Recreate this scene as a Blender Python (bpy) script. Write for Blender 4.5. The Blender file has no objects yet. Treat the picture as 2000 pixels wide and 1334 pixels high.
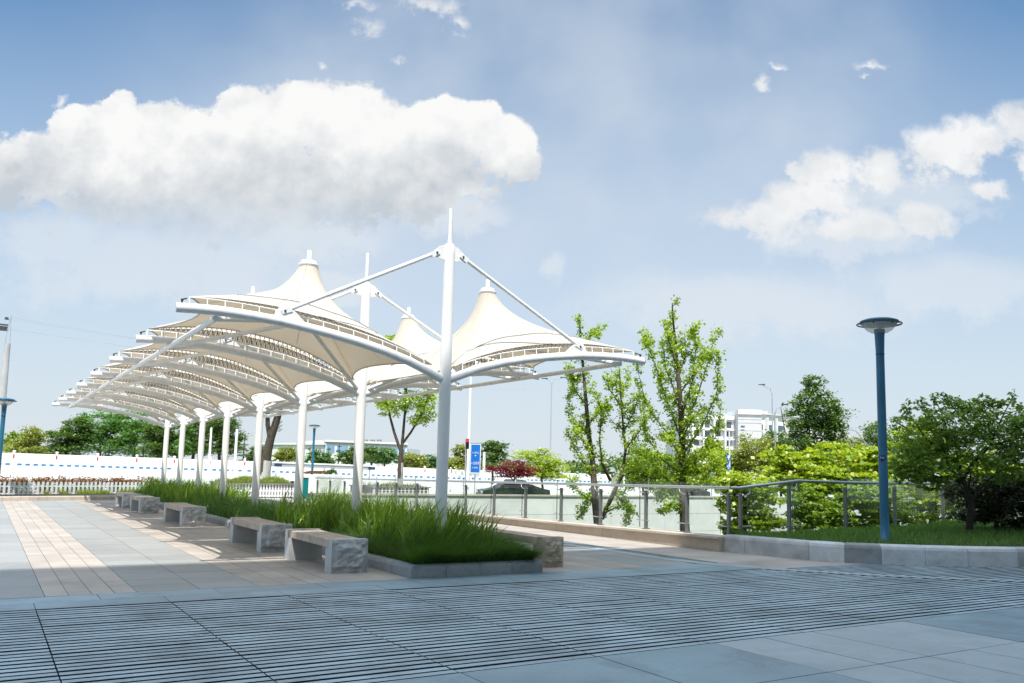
import bpy, math, random
import numpy as np
from mathutils import Vector, noise as mnoise

random.seed(7)
RNG = np.random.default_rng(11)
S = bpy.context.scene
COL = S.collection

# ------------------------------------------------------------------ camera frame (also used to turn surveyed picture points into places)
FL, PCX, PCY, EYE = 1654.0, 1000.0, 724.0, 1.45
yaw, pit, rol = math.radians(31.7), math.radians(6.8), math.radians(1.4)
Fh = np.array([math.sin(yaw), math.cos(yaw), 0.0]); Rh = np.array([math.cos(yaw), -math.sin(yaw), 0.0]); UP = np.array([0, 0, 1.0])
CF = math.cos(pit) * Fh + math.sin(pit) * UP
U0 = -math.sin(pit) * Fh + math.cos(pit) * UP
CR = math.cos(rol) * Rh + math.sin(rol) * U0
CU = math.cos(rol) * U0 - math.sin(rol) * Rh
CAM = np.array([0, 0, EYE])

def ray(x, y): return CF + CR * (x - PCX) / FL - CU * (y - PCY) / FL
def at(x, y, d): return CAM + ray(x, y) * d                      # point seen at x, y of the survey picture, d metres ahead
def on_ground(x, y, z=0.0):
    r = ray(x, y); return CAM + r * ((z - EYE) / r[2])
def on_y(x, y, Y):
    r = ray(x, y); return CAM + r * (Y / r[1])
def dY(x, Y): return Y / float(ray(x, 900)[1])                      # distance at which the sight line through x meets the row Y
def uv(x, y):
    r = ray(x, y); return (float(r @ Rh / (r @ Fh)), float(r[2] / (r @ Fh)))
def V(p): return Vector((float(p[0]), float(p[1]), float(p[2])))

# ------------------------------------------------------------------ materials
def nodes_of(m):
    m.use_nodes = True; nt = m.node_tree; return nt, nt.nodes, nt.links

def pm(name, col, rough=0.6, var=0.12, scale=3.0, metal=0.0, bump=0.0, bscale=40.0, island=0.0, spec=0.4, detail=5.0, fine=0.0, col2=None, stain=0.0, sscale=(2.2, 2.2, 2.2)):
    m = bpy.data.materials.new(name); nt, N, L = nodes_of(m)
    b = N['Principled BSDF']
    b.inputs['Roughness'].default_value = rough; b.inputs['Metallic'].default_value = metal
    b.inputs['Specular IOR Level'].default_value = spec
    geo = N.new('ShaderNodeNewGeometry')
    nz = N.new('ShaderNodeTexNoise'); nz.inputs['Scale'].default_value = scale; nz.inputs['Detail'].default_value = detail
    L.new(geo.outputs['Position'], nz.inputs['Vector'])
    mr = N.new('ShaderNodeMapRange'); mr.inputs[1].default_value = 0.3; mr.inputs[2].default_value = 0.7
    mr.inputs[3].default_value = 1 - var; mr.inputs[4].default_value = 1 + var
    L.new(nz.outputs['Fac'], mr.inputs[0])
    fac = mr.outputs[0]
    def mul(a, bb):
        k = N.new('ShaderNodeMath'); k.operation = 'MULTIPLY'; L.new(a, k.inputs[0]); L.new(bb, k.inputs[1]); return k.outputs[0]
    if fine:
        n2 = N.new('ShaderNodeTexNoise'); n2.inputs['Scale'].default_value = scale * 30; n2.inputs['Detail'].default_value = 3
        L.new(geo.outputs['Position'], n2.inputs['Vector'])
        m2 = N.new('ShaderNodeMapRange'); m2.inputs[1].default_value = 0.3; m2.inputs[2].default_value = 0.7
        m2.inputs[3].default_value = 1 - fine; m2.inputs[4].default_value = 1 + fine
        L.new(n2.outputs['Fac'], m2.inputs[0]); fac = mul(fac, m2.outputs[0])
    if island:
        m3 = N.new('ShaderNodeMapRange'); m3.inputs[3].default_value = 1 - island; m3.inputs[4].default_value = 1 + island
        L.new(geo.outputs['Random Per Island'], m3.inputs[0]); fac = mul(fac, m3.outputs[0])
    if stain:                                                     # irregular weather stains with an outline of their own
        vm = N.new('ShaderNodeMapping'); vm.inputs['Scale'].default_value = sscale; L.new(geo.outputs['Position'], vm.inputs[0])
        n4 = N.new('ShaderNodeTexNoise'); n4.inputs['Scale'].default_value = 1.0; n4.inputs['Detail'].default_value = 10; n4.inputs['Roughness'].default_value = .68
        L.new(vm.outputs[0], n4.inputs['Vector'])
        m4_ = N.new('ShaderNodeMapRange'); m4_.interpolation_type = 'SMOOTHSTEP'; m4_.inputs[1].default_value = .50; m4_.inputs[2].default_value = .62
        m4_.inputs[3].default_value = 1.0; m4_.inputs[4].default_value = 1 - stain; L.new(n4.outputs['Fac'], m4_.inputs[0]); fac = mul(fac, m4_.outputs[0])
    mx = N.new('ShaderNodeMix'); mx.data_type = 'RGBA'; mx.blend_type = 'MULTIPLY'; mx.inputs[0].default_value = 1
    if col2:
        cm = N.new('ShaderNodeMix'); cm.data_type = 'RGBA'
        cm.inputs[6].default_value = (*col, 1); cm.inputs[7].default_value = (*col2, 1)
        L.new(geo.outputs['Random Per Island'] if island else nz.outputs['Fac'], cm.inputs[0]); L.new(cm.outputs[2], mx.inputs[6])
    else:
        mx.inputs[6].default_value = (*col, 1)
    L.new(fac, mx.inputs[7]); L.new(mx.outputs[2], b.inputs['Base Color'])
    if bump:
        bn = N.new('ShaderNodeTexNoise'); bn.inputs['Scale'].default_value = bscale; bn.inputs['Detail'].default_value = 6
        L.new(geo.outputs['Position'], bn.inputs['Vector'])
        bp = N.new('ShaderNodeBump'); bp.inputs['Strength'].default_value = bump; bp.inputs['Distance'].default_value = 0.02
        L.new(bn.outputs['Fac'], bp.inputs['Height']); L.new(bp.outputs['Normal'], b.inputs['Normal'])
    return m

def leafmat(name, c1, c2, trans=0.45, tcol=None, rough=0.45):
    """leaf: colour differs leaf by leaf, light passes through"""
    m = bpy.data.materials.new(name); nt, N, L = nodes_of(m)
    N.remove(N['Principled BSDF']); out = N['Material Output']
    geo = N.new('ShaderNodeNewGeometry')
    mx = N.new('ShaderNodeMix'); mx.data_type = 'RGBA'; mx.inputs[6].default_value = (*c1, 1); mx.inputs[7].default_value = (*c2, 1)
    L.new(geo.outputs['Random Per Island'], mx.inputs[0])
    d = N.new('ShaderNodeBsdfDiffuse'); t = N.new('ShaderNodeBsdfTranslucent'); g = N.new('ShaderNodeBsdfGlossy')
    g.inputs['Roughness'].default_value = rough; g.inputs['Color'].default_value = (0.9, 0.95, 0.9, 1)
    L.new(mx.outputs[2], d.inputs['Color'])
    tm = N.new('ShaderNodeMix'); tm.data_type = 'RGBA'; tm.blend_type = 'MULTIPLY'; tm.inputs[0].default_value = 1
    L.new(mx.outputs[2], tm.inputs[6]); tm.inputs[7].default_value = (*(tcol or (1.5, 1.35, 0.6)), 1)
    L.new(tm.outputs[2], t.inputs['Color'])
    s1 = N.new('ShaderNodeMixShader'); s1.inputs[0].default_value = trans
    L.new(d.outputs[0], s1.inputs[1]); L.new(t.outputs[0], s1.inputs[2])
    s2 = N.new('ShaderNodeMixShader'); s2.inputs[0].default_value = 0.05
    L.new(s1.outputs[0], s2.inputs[1]); L.new(g.outputs[0], s2.inputs[2]); L.new(s2.outputs[0], out.inputs['Surface'])
    return m

def glassmat(name, tint=(0.90, 0.96, 0.94), refl=0.10):
    m = bpy.data.materials.new(name); nt, N, L = nodes_of(m)
    N.remove(N['Principled BSDF']); out = N['Material Output']
    t = N.new('ShaderNodeBsdfTransparent'); t.inputs['Color'].default_value = (*tint, 1)
    g = N.new('ShaderNodeBsdfGlossy'); g.inputs['Roughness'].default_value = 0.02
    lw = N.new('ShaderNodeLayerWeight'); lw.inputs['Blend'].default_value = .5
    pw = N.new('ShaderNodeMath'); pw.operation = 'POWER'; pw.inputs[1].default_value = 4.0; L.new(lw.outputs['Facing'], pw.inputs[0])
    k = N.new('ShaderNodeMath'); k.operation = 'MULTIPLY_ADD'; k.inputs[1].default_value = .55; k.inputs[2].default_value = refl * .35
    L.new(pw.outputs[0], k.inputs[0])
    s = N.new('ShaderNodeMixShader'); L.new(k.outputs[0], s.inputs[0]); L.new(t.outputs[0], s.inputs[1]); L.new(g.outputs[0], s.inputs[2])
    L.new(s.outputs[0], out.inputs['Surface'])
    return m

M = {}
M['white_steel'] = pm('white_painted_steel', (0.86, 0.86, 0.85), 0.35, 0.04, 1.5, spec=0.5, stain=0.07, sscale=(6, 6, 0.8))
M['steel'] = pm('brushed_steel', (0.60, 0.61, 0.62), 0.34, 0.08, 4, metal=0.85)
M['steel_dark'] = pm('dark_grey_steel_post', (0.24, 0.25, 0.255), 0.45, 0.1, 4, metal=0.6)  # dark grey steel of the railing posts
M['black'] = pm('black_cord', (0.025, 0.025, 0.025), 0.6, 0.1, 5)
M['lace'] = pm('dark_lacing_rope', (0.05, 0.045, 0.04), 0.7, 0.2, 9)
M['slab_grey'] = pm('grey_granite_slab', (0.31, 0.32, 0.317), 0.55, 0.14, .9, island=0.09, bump=0.05, bscale=90, fine=0.05, spec=0.35, stain=0.13, sscale=(0.9, 0.9, 0.9))
M['slab_tan'] = pm('tan_granite_slab', (0.40, 0.36, 0.32), 0.58, 0.13, 1.6, island=0.09, bump=0.05, bscale=90, fine=0.06, spec=0.35, stain=0.12, sscale=(1.1, 1.1, 1.1))
M['slab_pink'] = pm('pale_pink_granite_plank', (0.42, 0.378, 0.34), 0.58, 0.12, 1.4, island=0.08, bump=0.05, bscale=90, fine=0.05, spec=0.35, stain=0.1, sscale=(1.0, 1.0, 1.0))
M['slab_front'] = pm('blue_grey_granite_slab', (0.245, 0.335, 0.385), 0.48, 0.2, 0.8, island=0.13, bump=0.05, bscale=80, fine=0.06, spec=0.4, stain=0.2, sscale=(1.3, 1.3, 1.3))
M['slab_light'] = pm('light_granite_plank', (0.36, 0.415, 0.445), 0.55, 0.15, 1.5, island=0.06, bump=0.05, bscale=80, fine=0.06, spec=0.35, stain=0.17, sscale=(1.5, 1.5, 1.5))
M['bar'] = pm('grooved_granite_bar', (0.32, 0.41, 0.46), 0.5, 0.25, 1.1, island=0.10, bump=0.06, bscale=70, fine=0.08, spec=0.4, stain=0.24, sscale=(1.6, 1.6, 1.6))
M['groove'] = pm('dark_groove_side', (0.025, 0.026, 0.028), 0.9, 0.3, 5)  # groove darkness put into the bar side colour, so gaps read black
M['joint'] = pm('dark_joint', (0.012, 0.012, 0.014), 0.9, 0.3, 6)
M['kerb'] = pm('grey_granite_kerb', (0.36, 0.38, 0.395), 0.7, 0.14, 4, island=0.14, bump=0.3, bscale=60, fine=0.12, stain=0.22, sscale=(4, 4, 4))
M['kerb_pale'] = pm('pale_granite_kerb', (0.62, 0.63, 0.64), 0.7, 0.24, 3, island=0.24, bump=0.3, bscale=60, fine=0.10, stain=0.22, sscale=(3, 3, 3))
for nm_, c_ in (('kerb_grey', (.47, .475, .475)), ('kerb_dark', (.33, .335, .34))): M[nm_] = pm(nm_ + '_granite', c_, 0.75, 0.25, 3, bump=0.4, bscale=60, fine=0.14)
M['rough'] = pm('rough_split_granite', (0.46, 0.47, 0.48), 0.8, 0.28, 9, bump=0.7, bscale=30, fine=0.15)
M['smooth_stone'] = pm('sawn_granite', (0.50, 0.51, 0.51), 0.45, 0.10, 4, fine=0.08)
M['rough_tan'] = pm('rough_granite_sun_tint', (0.44, 0.37, 0.28), 0.8, 0.22, 9, bump=0.6, bscale=30, fine=0.15)  # bench granite with warm reflected sunlight put into its colour
M['plank'] = pm('weathered_bench_plank', (0.50, 0.405, 0.325), 0.65, 0.25, 7, island=0.10, bump=0.15, bscale=30)
M['plinth'] = pm('sandstone_plinth', (0.48, 0.40, 0.32), 0.7, 0.16, 2.5, island=0.07, fine=0.06, stain=0.16, sscale=(2.5, 2.5, 2.5))
M['coping'] = pm('stone_coping', (0.52, 0.46, 0.39), 0.6, 0.12, 3, island=0.05, fine=0.05)
M['panelwall'] = pm('pale_stone_panel_wall', (0.76, 0.745, 0.71), 0.7, 0.07, 0.8, island=0.03, stain=0.07, sscale=(1, 1, 0.4))
M['hoard'] = pm('white_hoarding_panel', (0.82, 0.82, 0.82), 0.5, 0.03, 0.5, stain=0.05, sscale=(1.5, 1.5, 0.4))
M['hoard_blue'] = pm('blue_hoarding_stripe', (0.02, 0.19, 0.42), 0.5, 0.08, 2)
M['red'] = pm('red_marking', (0.5, 0.015, 0.03), 0.5, 0.1, 3)
M['white'] = pm('white_paint', (0.80, 0.80, 0.80), 0.5, 0.04, 2)
M['blue_paint'] = pm('blue_enamel_lamp_paint', (0.018, 0.125, 0.215), 0.35, 0.14, 3, spec=0.5)
M['dark_blue'] = pm('dark_blue_metal', (0.02, 0.05, 0.09), 0.4, 0.1, 3)
M['sign_blue'] = pm('blue_sign_face', (0.01, 0.16, 0.58), 0.35, 0.04, 2)
M['sign_navy'] = pm('navy_sticker', (0.015, 0.02, 0.12), 0.4, 0.1, 4)
M['concrete'] = pm('pale_concrete', (0.50, 0.49, 0.46), 0.85, 0.10, 0.5, bump=0.1)
M['asphalt'] = pm('pale_asphalt', (0.22, 0.22, 0.22), 0.9, 0.12, 0.3)
M['soil'] = pm('dark_soil', (0.035, 0.028, 0.02), 0.95, 0.4, 8, bump=0.5)
M['turf_base'] = pm('turf_base', (0.035, 0.06, 0.015), 0.95, 0.35, 3)
M['far_ground'] = pm('far_ground', (0.16, 0.19, 0.10), 0.95, 0.3, 0.05)
M['bark'] = pm('grey_brown_bark', (0.10, 0.08, 0.06), 0.9, 0.35, 12, bump=0.6, bscale=35)
M['bark_dark'] = pm('dark_bark', (0.045, 0.035, 0.03), 0.9, 0.3, 12, bump=0.5, bscale=35)
M['limewash'] = pm('whitewashed_bark', (0.60, 0.58, 0.55), 0.9, 0.2, 10, bump=0.5, bscale=30)
M['build_white'] = pm('white_rendered_wall', (0.74, 0.74, 0.73), 0.8, 0.05, 0.3)
M['build_grey'] = pm('pale_grey_cladding', (0.56, 0.56, 0.56), 0.7, 0.06, 0.4)
M['window'] = pm('dark_window_glass', (0.10, 0.13, 0.16), 0.12, 0.25, 0.4, spec=0.7)
M['window_blue'] = pm('blue_window_glass', (0.22, 0.36, 0.55), 0.15, 0.15, 0.3, spec=0.6)
M['car_dark'] = pm('dark_green_car_paint', (0.022, 0.034, 0.031), 0.3, 0.1, 1, spec=0.5)
M['car_grey'] = pm('charcoal_car_paint', (0.03, 0.032, 0.036), 0.2, 0.1, 1, spec=0.6)
M['car_white'] = pm('white_car_paint', (0.75, 0.76, 0.78), 0.2, 0.03, 1, spec=0.6)
M['tyre'] = pm('tyre_rubber', (0.02, 0.02, 0.02), 0.8, 0.1, 5)
M['teal'] = pm('teal_paint', (0.0, 0.20, 0.21), 0.5, 0.05, 2)
M['grey_pole'] = pm('grey_metal_pole', (0.35, 0.38, 0.41), 0.5, 0.08, 1.5)
M['conc_pole'] = pm('concrete_pole', (0.42, 0.42, 0.42), 0.8, 0.12, 2)
M['dark_metal'] = pm('dark_metal', (0.06, 0.065, 0.07), 0.5, 0.1, 3)
M['reflector'] = pm('lamp_reflector', (0.45, 0.47, 0.46), 0.4, 0.05, 5)
M['fence_cap'] = pm('grey_brown_cap_rail', (0.22, 0.19, 0.18), 0.8, 0.15, 4)
M['office'] = pm('office_facade_stone', (0.86, 0.86, 0.85), 0.7, 0.08, 0.3)
M['glass'] = glassmat('railing_glass', (0.93, 0.968, 0.955), 0.10)
M['bowl'] = glassmat('lamp_bowl_glass', (0.86, 0.88, 0.88), 0.12)

def fabric():
    m = bpy.data.materials.new('cream_membrane_fabric'); nt, N, L = nodes_of(m)
    N.remove(N['Principled BSDF']); out = N['Material Output']
    geo = N.new('ShaderNodeNewGeometry')
    nz = N.new('ShaderNodeTexNoise'); nz.inputs['Scale'].default_value = 1.6; nz.inputs['Detail'].default_value = 6
    L.new(geo.outputs['Position'], nz.inputs['Vector'])
    cr = N.new('ShaderNodeMix'); cr.data_type = 'RGBA'
    cr.inputs[6].default_value = (0.62, 0.575, 0.50, 1); cr.inputs[7].default_value = (0.69, 0.645, 0.57, 1); L.new(nz.outputs['Fac'], cr.inputs[0])
    d = N.new('ShaderNodeBsdfDiffuse'); t = N.new('ShaderNodeBsdfTranslucent'); L.new(cr.outputs[2], d.inputs['Color'])
    t.inputs['Color'].default_value = (0.78, 0.62, 0.42, 1)
    s = N.new('ShaderNodeMixShader'); s.inputs[0].default_value = 0.2
    bn = N.new('ShaderNodeTexNoise'); bn.inputs['Scale'].default_value = 3.0; bn.inputs['Detail'].default_value = 2
    L.new(geo.outputs['Position'], bn.inputs['Vector'])
    bp = N.new('ShaderNodeBump'); bp.inputs['Strength'].default_value = 0.25; bp.inputs['Distance'].default_value = 0.05
    L.new(bn.outputs['Fac'], bp.inputs['Height']); L.new(bp.outputs['Normal'], d.inputs['Normal'])
    L.new(d.outputs[0], s.inputs[1]); L.new(t.outputs[0], s.inputs[2]); L.new(s.outputs[0], out.inputs['Surface'])
    return m
M['fabric'] = fabric()
def frosted():
    m = bpy.data.materials.new('frosted_lamp_bowl'); nt, N, L = nodes_of(m); N.remove(N['Principled BSDF']); out = N['Material Output']
    t = N.new('ShaderNodeBsdfTransparent'); d = N.new('ShaderNodeBsdfTranslucent'); d.inputs['Color'].default_value = (.85, .86, .86, 1); e = N.new('ShaderNodeBsdfDiffuse'); e.inputs['Color'].default_value = (.8, .8, .8, 1)
    a = N.new('ShaderNodeMixShader'); a.inputs[0].default_value = .5; L.new(d.outputs[0], a.inputs[1]); L.new(e.outputs[0], a.inputs[2])
    b = N.new('ShaderNodeMixShader'); b.inputs[0].default_value = .45; L.new(t.outputs[0], b.inputs[1]); L.new(a.outputs[0], b.inputs[2]); L.new(b.outputs[0], out.inputs['Surface'])
    return m
M['bowl'] = frosted()

def lampmat(name, col, strength):
    m = bpy.data.materials.new(name); nt, N, L = nodes_of(m); b = N['Principled BSDF']
    b.inputs['Base Color'].default_value = (*col, 1); b.inputs['Emission Color'].default_value = (*col, 1); b.inputs['Emission Strength'].default_value = strength
    return m
M['red_light'] = lampmat('lit_red_signal', (0.8, 0.02, 0.06), 0.9)

M['lf_ginkgo'] = leafmat('ginkgo_leaf', (.20,.37,.022), (.42,.54,.034), 0.45)
M['lf_maple'] = leafmat('yellow_green_maple_leaf', (.20,.35,.022), (.46,.55,.04), 0.45)
M['lf_maple_mid'] = leafmat('mid_green_maple_leaf', (.12,.23,.018), (.27,.38,.03), 0.42)
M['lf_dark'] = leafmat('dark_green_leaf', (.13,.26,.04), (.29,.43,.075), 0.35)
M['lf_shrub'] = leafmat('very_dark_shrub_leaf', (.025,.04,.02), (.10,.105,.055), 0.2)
M['lf_mid'] = leafmat('mid_green_leaf', (0.065, 0.145, 0.026), (0.13, 0.22, 0.036), 0.35)
M['lf_conifer'] = leafmat('conifer_spray', (.055,.15,.04), (.13,.25,.06), 0.3)
M['lf_feather'] = leafmat('feathery_green_spray', (.07,.21,.045), (.16,.33,.065), 0.35)
M['lf_olive'] = leafmat('olive_leaf', (0.17, 0.23, 0.035), (0.33, 0.37, 0.07), 0.4)
M['lf_red'] = leafmat('dark_red_maple_leaf', (0.13, 0.014, 0.022), (0.24, 0.03, 0.045), 0.35, (1.6, 0.6, 0.6))
M['lf_redhedge'] = leafmat('red_tipped_hedge_leaf', (.36,.10,.06), (.16,.17,.03), 0.35, (1.3, 0.9, 0.6))
M['lf_iris'] = leafmat('iris_blade', (.09,.22,.024), (.30,.46,.05), 0.42)
M['lf_lily'] = leafmat('lilyturf_blade', (.05,.15,.018), (.13,.25,.045), 0.3)
M['lf_grass'] = leafmat('lawn_blade', (.07,.19,.022), (.17,.30,.04), 0.3)
M['lf_sungrass'] = leafmat('light_grass_blade', (0.16, 0.26, 0.025), (0.28, 0.35, 0.05), 0.4)
M['lf_dry'] = leafmat('dry_blade', (0.20, 0.16, 0.06), (0.12, 0.13, 0.04), 0.3)

# ------------------------------------------------------------------ object helpers
ORG = {}
def tag(o, label=None, cat=None, group=None, kind=None):
    if label: o['label'] = label
    if cat: o['category'] = cat
    if group: o['group'] = group
    if kind: o['kind'] = kind
    return o

def thing(name, label, cat, loc=(0, 0, 0), group=None, rz=0.0, local=False):
    o = bpy.data.objects.new(name, None); COL.objects.link(o); o.empty_display_size = 0.2
    o.location = V(loc); o.rotation_euler = (0, 0, rz)
    ORG[o] = np.zeros(3) if local else np.array([float(c) for c in loc])
    return tag(o, label, cat, group)

def link_mesh(name, me, mats, parent):
    o = bpy.data.objects.new(name, me); COL.objects.link(o)
    for m in (mats if isinstance(mats, (list, tuple)) else [mats]): me.materials.append(m)
    if parent is not None:
        o.parent = parent; ORG[o] = ORG[parent]
    else:
        ORG[o] = np.zeros(3)
    return o

class MB:
    def __init__(s): s.v = []; s.f = []; s.m = []; s.sm = []
    def add(s, vs, fs, mi=0, smooth=False):
        b = len(s.v); s.v += [tuple(float(c) for c in p) for p in vs]
        for f in fs: s.f.append(tuple(b + i for i in f)); s.m.append(mi); s.sm.append(smooth)
    def box(s, c, d, mi=0, rz=0.0, ry=0.0):
        x, y, z = d[0] / 2, d[1] / 2, d[2] / 2
        P = [(-x, -y, -z), (x, -y, -z), (x, y, -z), (-x, y, -z), (-x, -y, z), (x, -y, z), (x, y, z), (-x, y, z)]
        ca, sa = math.cos(rz), math.sin(rz)
        P = [(p[0] * ca - p[1] * sa + c[0], p[0] * sa + p[1] * ca + c[1], p[2] + c[2]) for p in P]
        s.add(P, [(0, 3, 2, 1), (4, 5, 6, 7), (0, 1, 5, 4), (1, 2, 6, 5), (2, 3, 7, 6), (3, 0, 4, 7)], mi)
    def bevbox(s, c, d, bev=0.02, mi=0):
        x, y, z = d[0] / 2, d[1] / 2, d[2] / 2; b = bev
        rings = [(x - b, y - b, -z), (x, y, -z + b), (x, y, z - b), (x - b, y - b, z)]
        vs = []
        for (a, bb, h) in rings: vs += [(-a, -bb, h), (a, -bb, h), (a, bb, h), (-a, bb, h)]
        vs = [(p[0] + c[0], p[1] + c[1], p[2] + c[2]) for p in vs]
        fs = [(3, 2, 1, 0), (12, 13, 14, 15)]
        for k in range(3):
            for i in range(4):
                j = (i + 1) % 4; fs.append((k * 4 + i, k * 4 + j, k * 4 + 4 + j, k * 4 + 4 + i))
        s.add(vs, fs, mi)
    def quad(s, a, b, c, d, mi=0): s.add([a, b, c, d], [(0, 1, 2, 3)], mi)
    def tube(s, pts, r, n=10, mi=0, caps=True):
        pts = [np.array(p, float) for p in pts]
        rs = r if isinstance(r, (list, tuple)) else [r] * len(pts)
        up = None; vs = []
        for i, p in enumerate(pts):
            t = (pts[min(i + 1, len(pts) - 1)] - pts[max(i - 1, 0)]); t = t / (np.linalg.norm(t) + 1e-9)
            if up is None:
                a = np.array([0, 0, 1.0]) if abs(t[2]) < 0.9 else np.array([1.0, 0, 0])
                u = np.cross(t, a)
            else:
                u = up - t * (up @ t)
            u = u / (np.linalg.norm(u) + 1e-9); w = np.cross(t, u); up = u
            for k in range(n):
                a = 2 * math.pi * k / n; vs.append(p + (u * math.cos(a) + w * math.sin(a)) * rs[i])
        fs = []
        for i in range(len(pts) - 1):
            for k in range(n):
                j = (k + 1) % n; fs.append((i * n + k, i * n + j, (i + 1) * n + j, (i + 1) * n + k))
        s.add(vs, fs, mi, True)
        if caps:
            s.add(vs[:n], [tuple(range(n - 1, -1, -1))], mi); s.add(vs[-n:], [tuple(range(n))], mi)
    def lathe(s, c, prof, n=24, mi=0):
        vs = []; fs = []
        for (r, z) in prof:
            for k in range(n):
                a = 2 * math.pi * k / n; vs.append((c[0] + r * math.cos(a), c[1] + r * math.sin(a), c[2] + z))
        for i in range(len(prof) - 1):
            for k in range(n):
                j = (k + 1) % n; fs.append((i * n + k, i * n + j, (i + 1) * n + j, (i + 1) * n + k))
        s.add(vs, fs, mi, True)
    def prism(s, poly, a, b, mi=0):
        """poly: list of 3-D points (planar outline), extruded by vector from a*n to b*n given as two offset vectors"""
        n = len(poly); a = np.array(a, float); b = np.array(b, float)
        vs = [np.array(p, float) + a for p in poly] + [np.array(p, float) + b for p in poly]
        fs = [tuple(range(n - 1, -1, -1)), tuple(range(n, 2 * n))]
        for i in range(n):
            j = (i + 1) % n; fs.append((i, j, n + j, n + i))
        s.add(vs, fs, mi)
    def build(s, name, mats, parent=None, label=None):
        me = bpy.data.meshes.new(name)
        o = link_mesh(name, me, mats, parent)
        g = ORG[o]
        me.from_pydata([(p[0] - g[0], p[1] - g[1], p[2] - g[2]) for p in s.v], [], s.f)
        me.polygons.foreach_set('material_index', s.m); me.polygons.foreach_set('use_smooth', s.sm)
        me.update()
        if label: o['label'] = label
        return o

def fast_mesh(name, verts, nper, mats, parent=None, fidx=None):
    """verts (N, nper, 3): N separate pieces; fidx: faces of one piece (quads)"""
    N = verts.shape[0]; fidx = np.array(fidx if fidx is not None else [[0, 1, 2, 3]])
    me = bpy.data.meshes.new(name); o = link_mesh(name, me, mats, parent)
    vs = (verts - ORG[o]).reshape(-1, 3).astype(np.float32)
    fs = (fidx[None, :, :] + (np.arange(N) * nper)[:, None, None]).reshape(-1, fidx.shape[1])
    k = fidx.shape[1]
    me.vertices.add(len(vs)); me.vertices.foreach_set('co', vs.ravel())
    me.loops.add(fs.size); me.loops.foreach_set('vertex_index', fs.ravel().astype(np.int32))
    me.polygons.add(len(fs)); me.polygons.foreach_set('loop_start', (np.arange(len(fs)) * k).astype(np.int32))
    me.update(calc_edges=True); me.validate()
    return o

def dup(root, loc, rz=None, label=None):
    r = root.copy(); COL.objects.link(r); r.location = V(loc)
    if rz is not None: r.rotation_euler = (0, 0, rz)
    if label: r['label'] = label
    for ch in list(root.children):
        c = ch.copy(); COL.objects.link(c); c.parent = r
        for g in list(ch.children):
            d = g.copy(); COL.objects.link(d); d.parent = c
    return r

def structure(o): o['kind'] = 'structure'; return o

# ------------------------------------------------------------------ leaves, blades, trees
def unit(a): return a / (np.linalg.norm(a, axis=-1, keepdims=True) + 1e-9)

def leaf_cards(P, size, rng, aspect=0.62, upness=0.6):
    n = len(P)
    nrm = rng.normal(size=(n, 3)); nrm[:, 2] = np.abs(nrm[:, 2]) + upness; nrm = unit(nrm)
    d = rng.normal(size=(n, 3)); d -= nrm * (d * nrm).sum(1, keepdims=True); d = unit(d)
    w = np.cross(nrm, d)
    sz = size * rng.uniform(0.6, 1.25, size=(n, 1))
    a = P - d * sz * 0.5; c = P + d * sz * 0.5
    fold = nrm * sz * 0.10
    b = P + w * sz * aspect * 0.5 + fold; e = P - w * sz * aspect * 0.5 + fold
    return np.stack([a, b, c, e], 1)

def blob_points(blobs, n, rng, clump=0.22, nclump=26, shell=0.5, flat=.65):
    """blobs: (centre, radii). Leaves gather in clumps near the surface of each blob."""
    vol = np.array([b[1][0] * b[1][1] * b[1][2] for b in blobs]) ** (2 / 3.0); vol = vol / vol.sum()
    out = []
    for (c, r), w in zip(blobs, vol):
        m = max(8, int(n * w)); c = np.array(c); r = np.array(r)
        k = max(5, int(nclump * (0.5 + w * len(blobs) * 0.5)))
        cc = unit(rng.normal(size=(k, 3))) * rng.uniform(shell, 1.0, size=(k, 1)) ** 0.6
        cc = cc * r
        idx = rng.integers(0, k, size=m)
        jit = rng.normal(size=(m, 3)) * (clump * r) * rng.uniform(0.5, 1.2, size=(k, 1))[idx]
        jit[:, 2] *= flat
        out.append(c + cc[idx] + jit)
    return np.concatenate(out)

def limb(mb, a, b, r0, r1, bow=0.12, n=6, sides=6, rng=random):
    a = np.array(a, float); b = np.array(b, float); L = np.linalg.norm(b - a)
    off = np.array([rng.uniform(-1, 1), rng.uniform(-1, 1), rng.uniform(-0.2, 0.6)]) * bow * L
    pts = []
    for i in range(n):
        t = i / (n - 1); pts.append(a + (b - a) * t + off * math.sin(math.pi * t))
    mb.tube(pts, [r0 + (r1 - r0) * i / (n - 1) for i in range(n)], sides)
    return pts

def px_blob(x, y, rx, ry, d, rd=None):
    k = d / FL
    return (at(x, y, d), (rx * k, (rd or rx) * k, ry * k))

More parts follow.
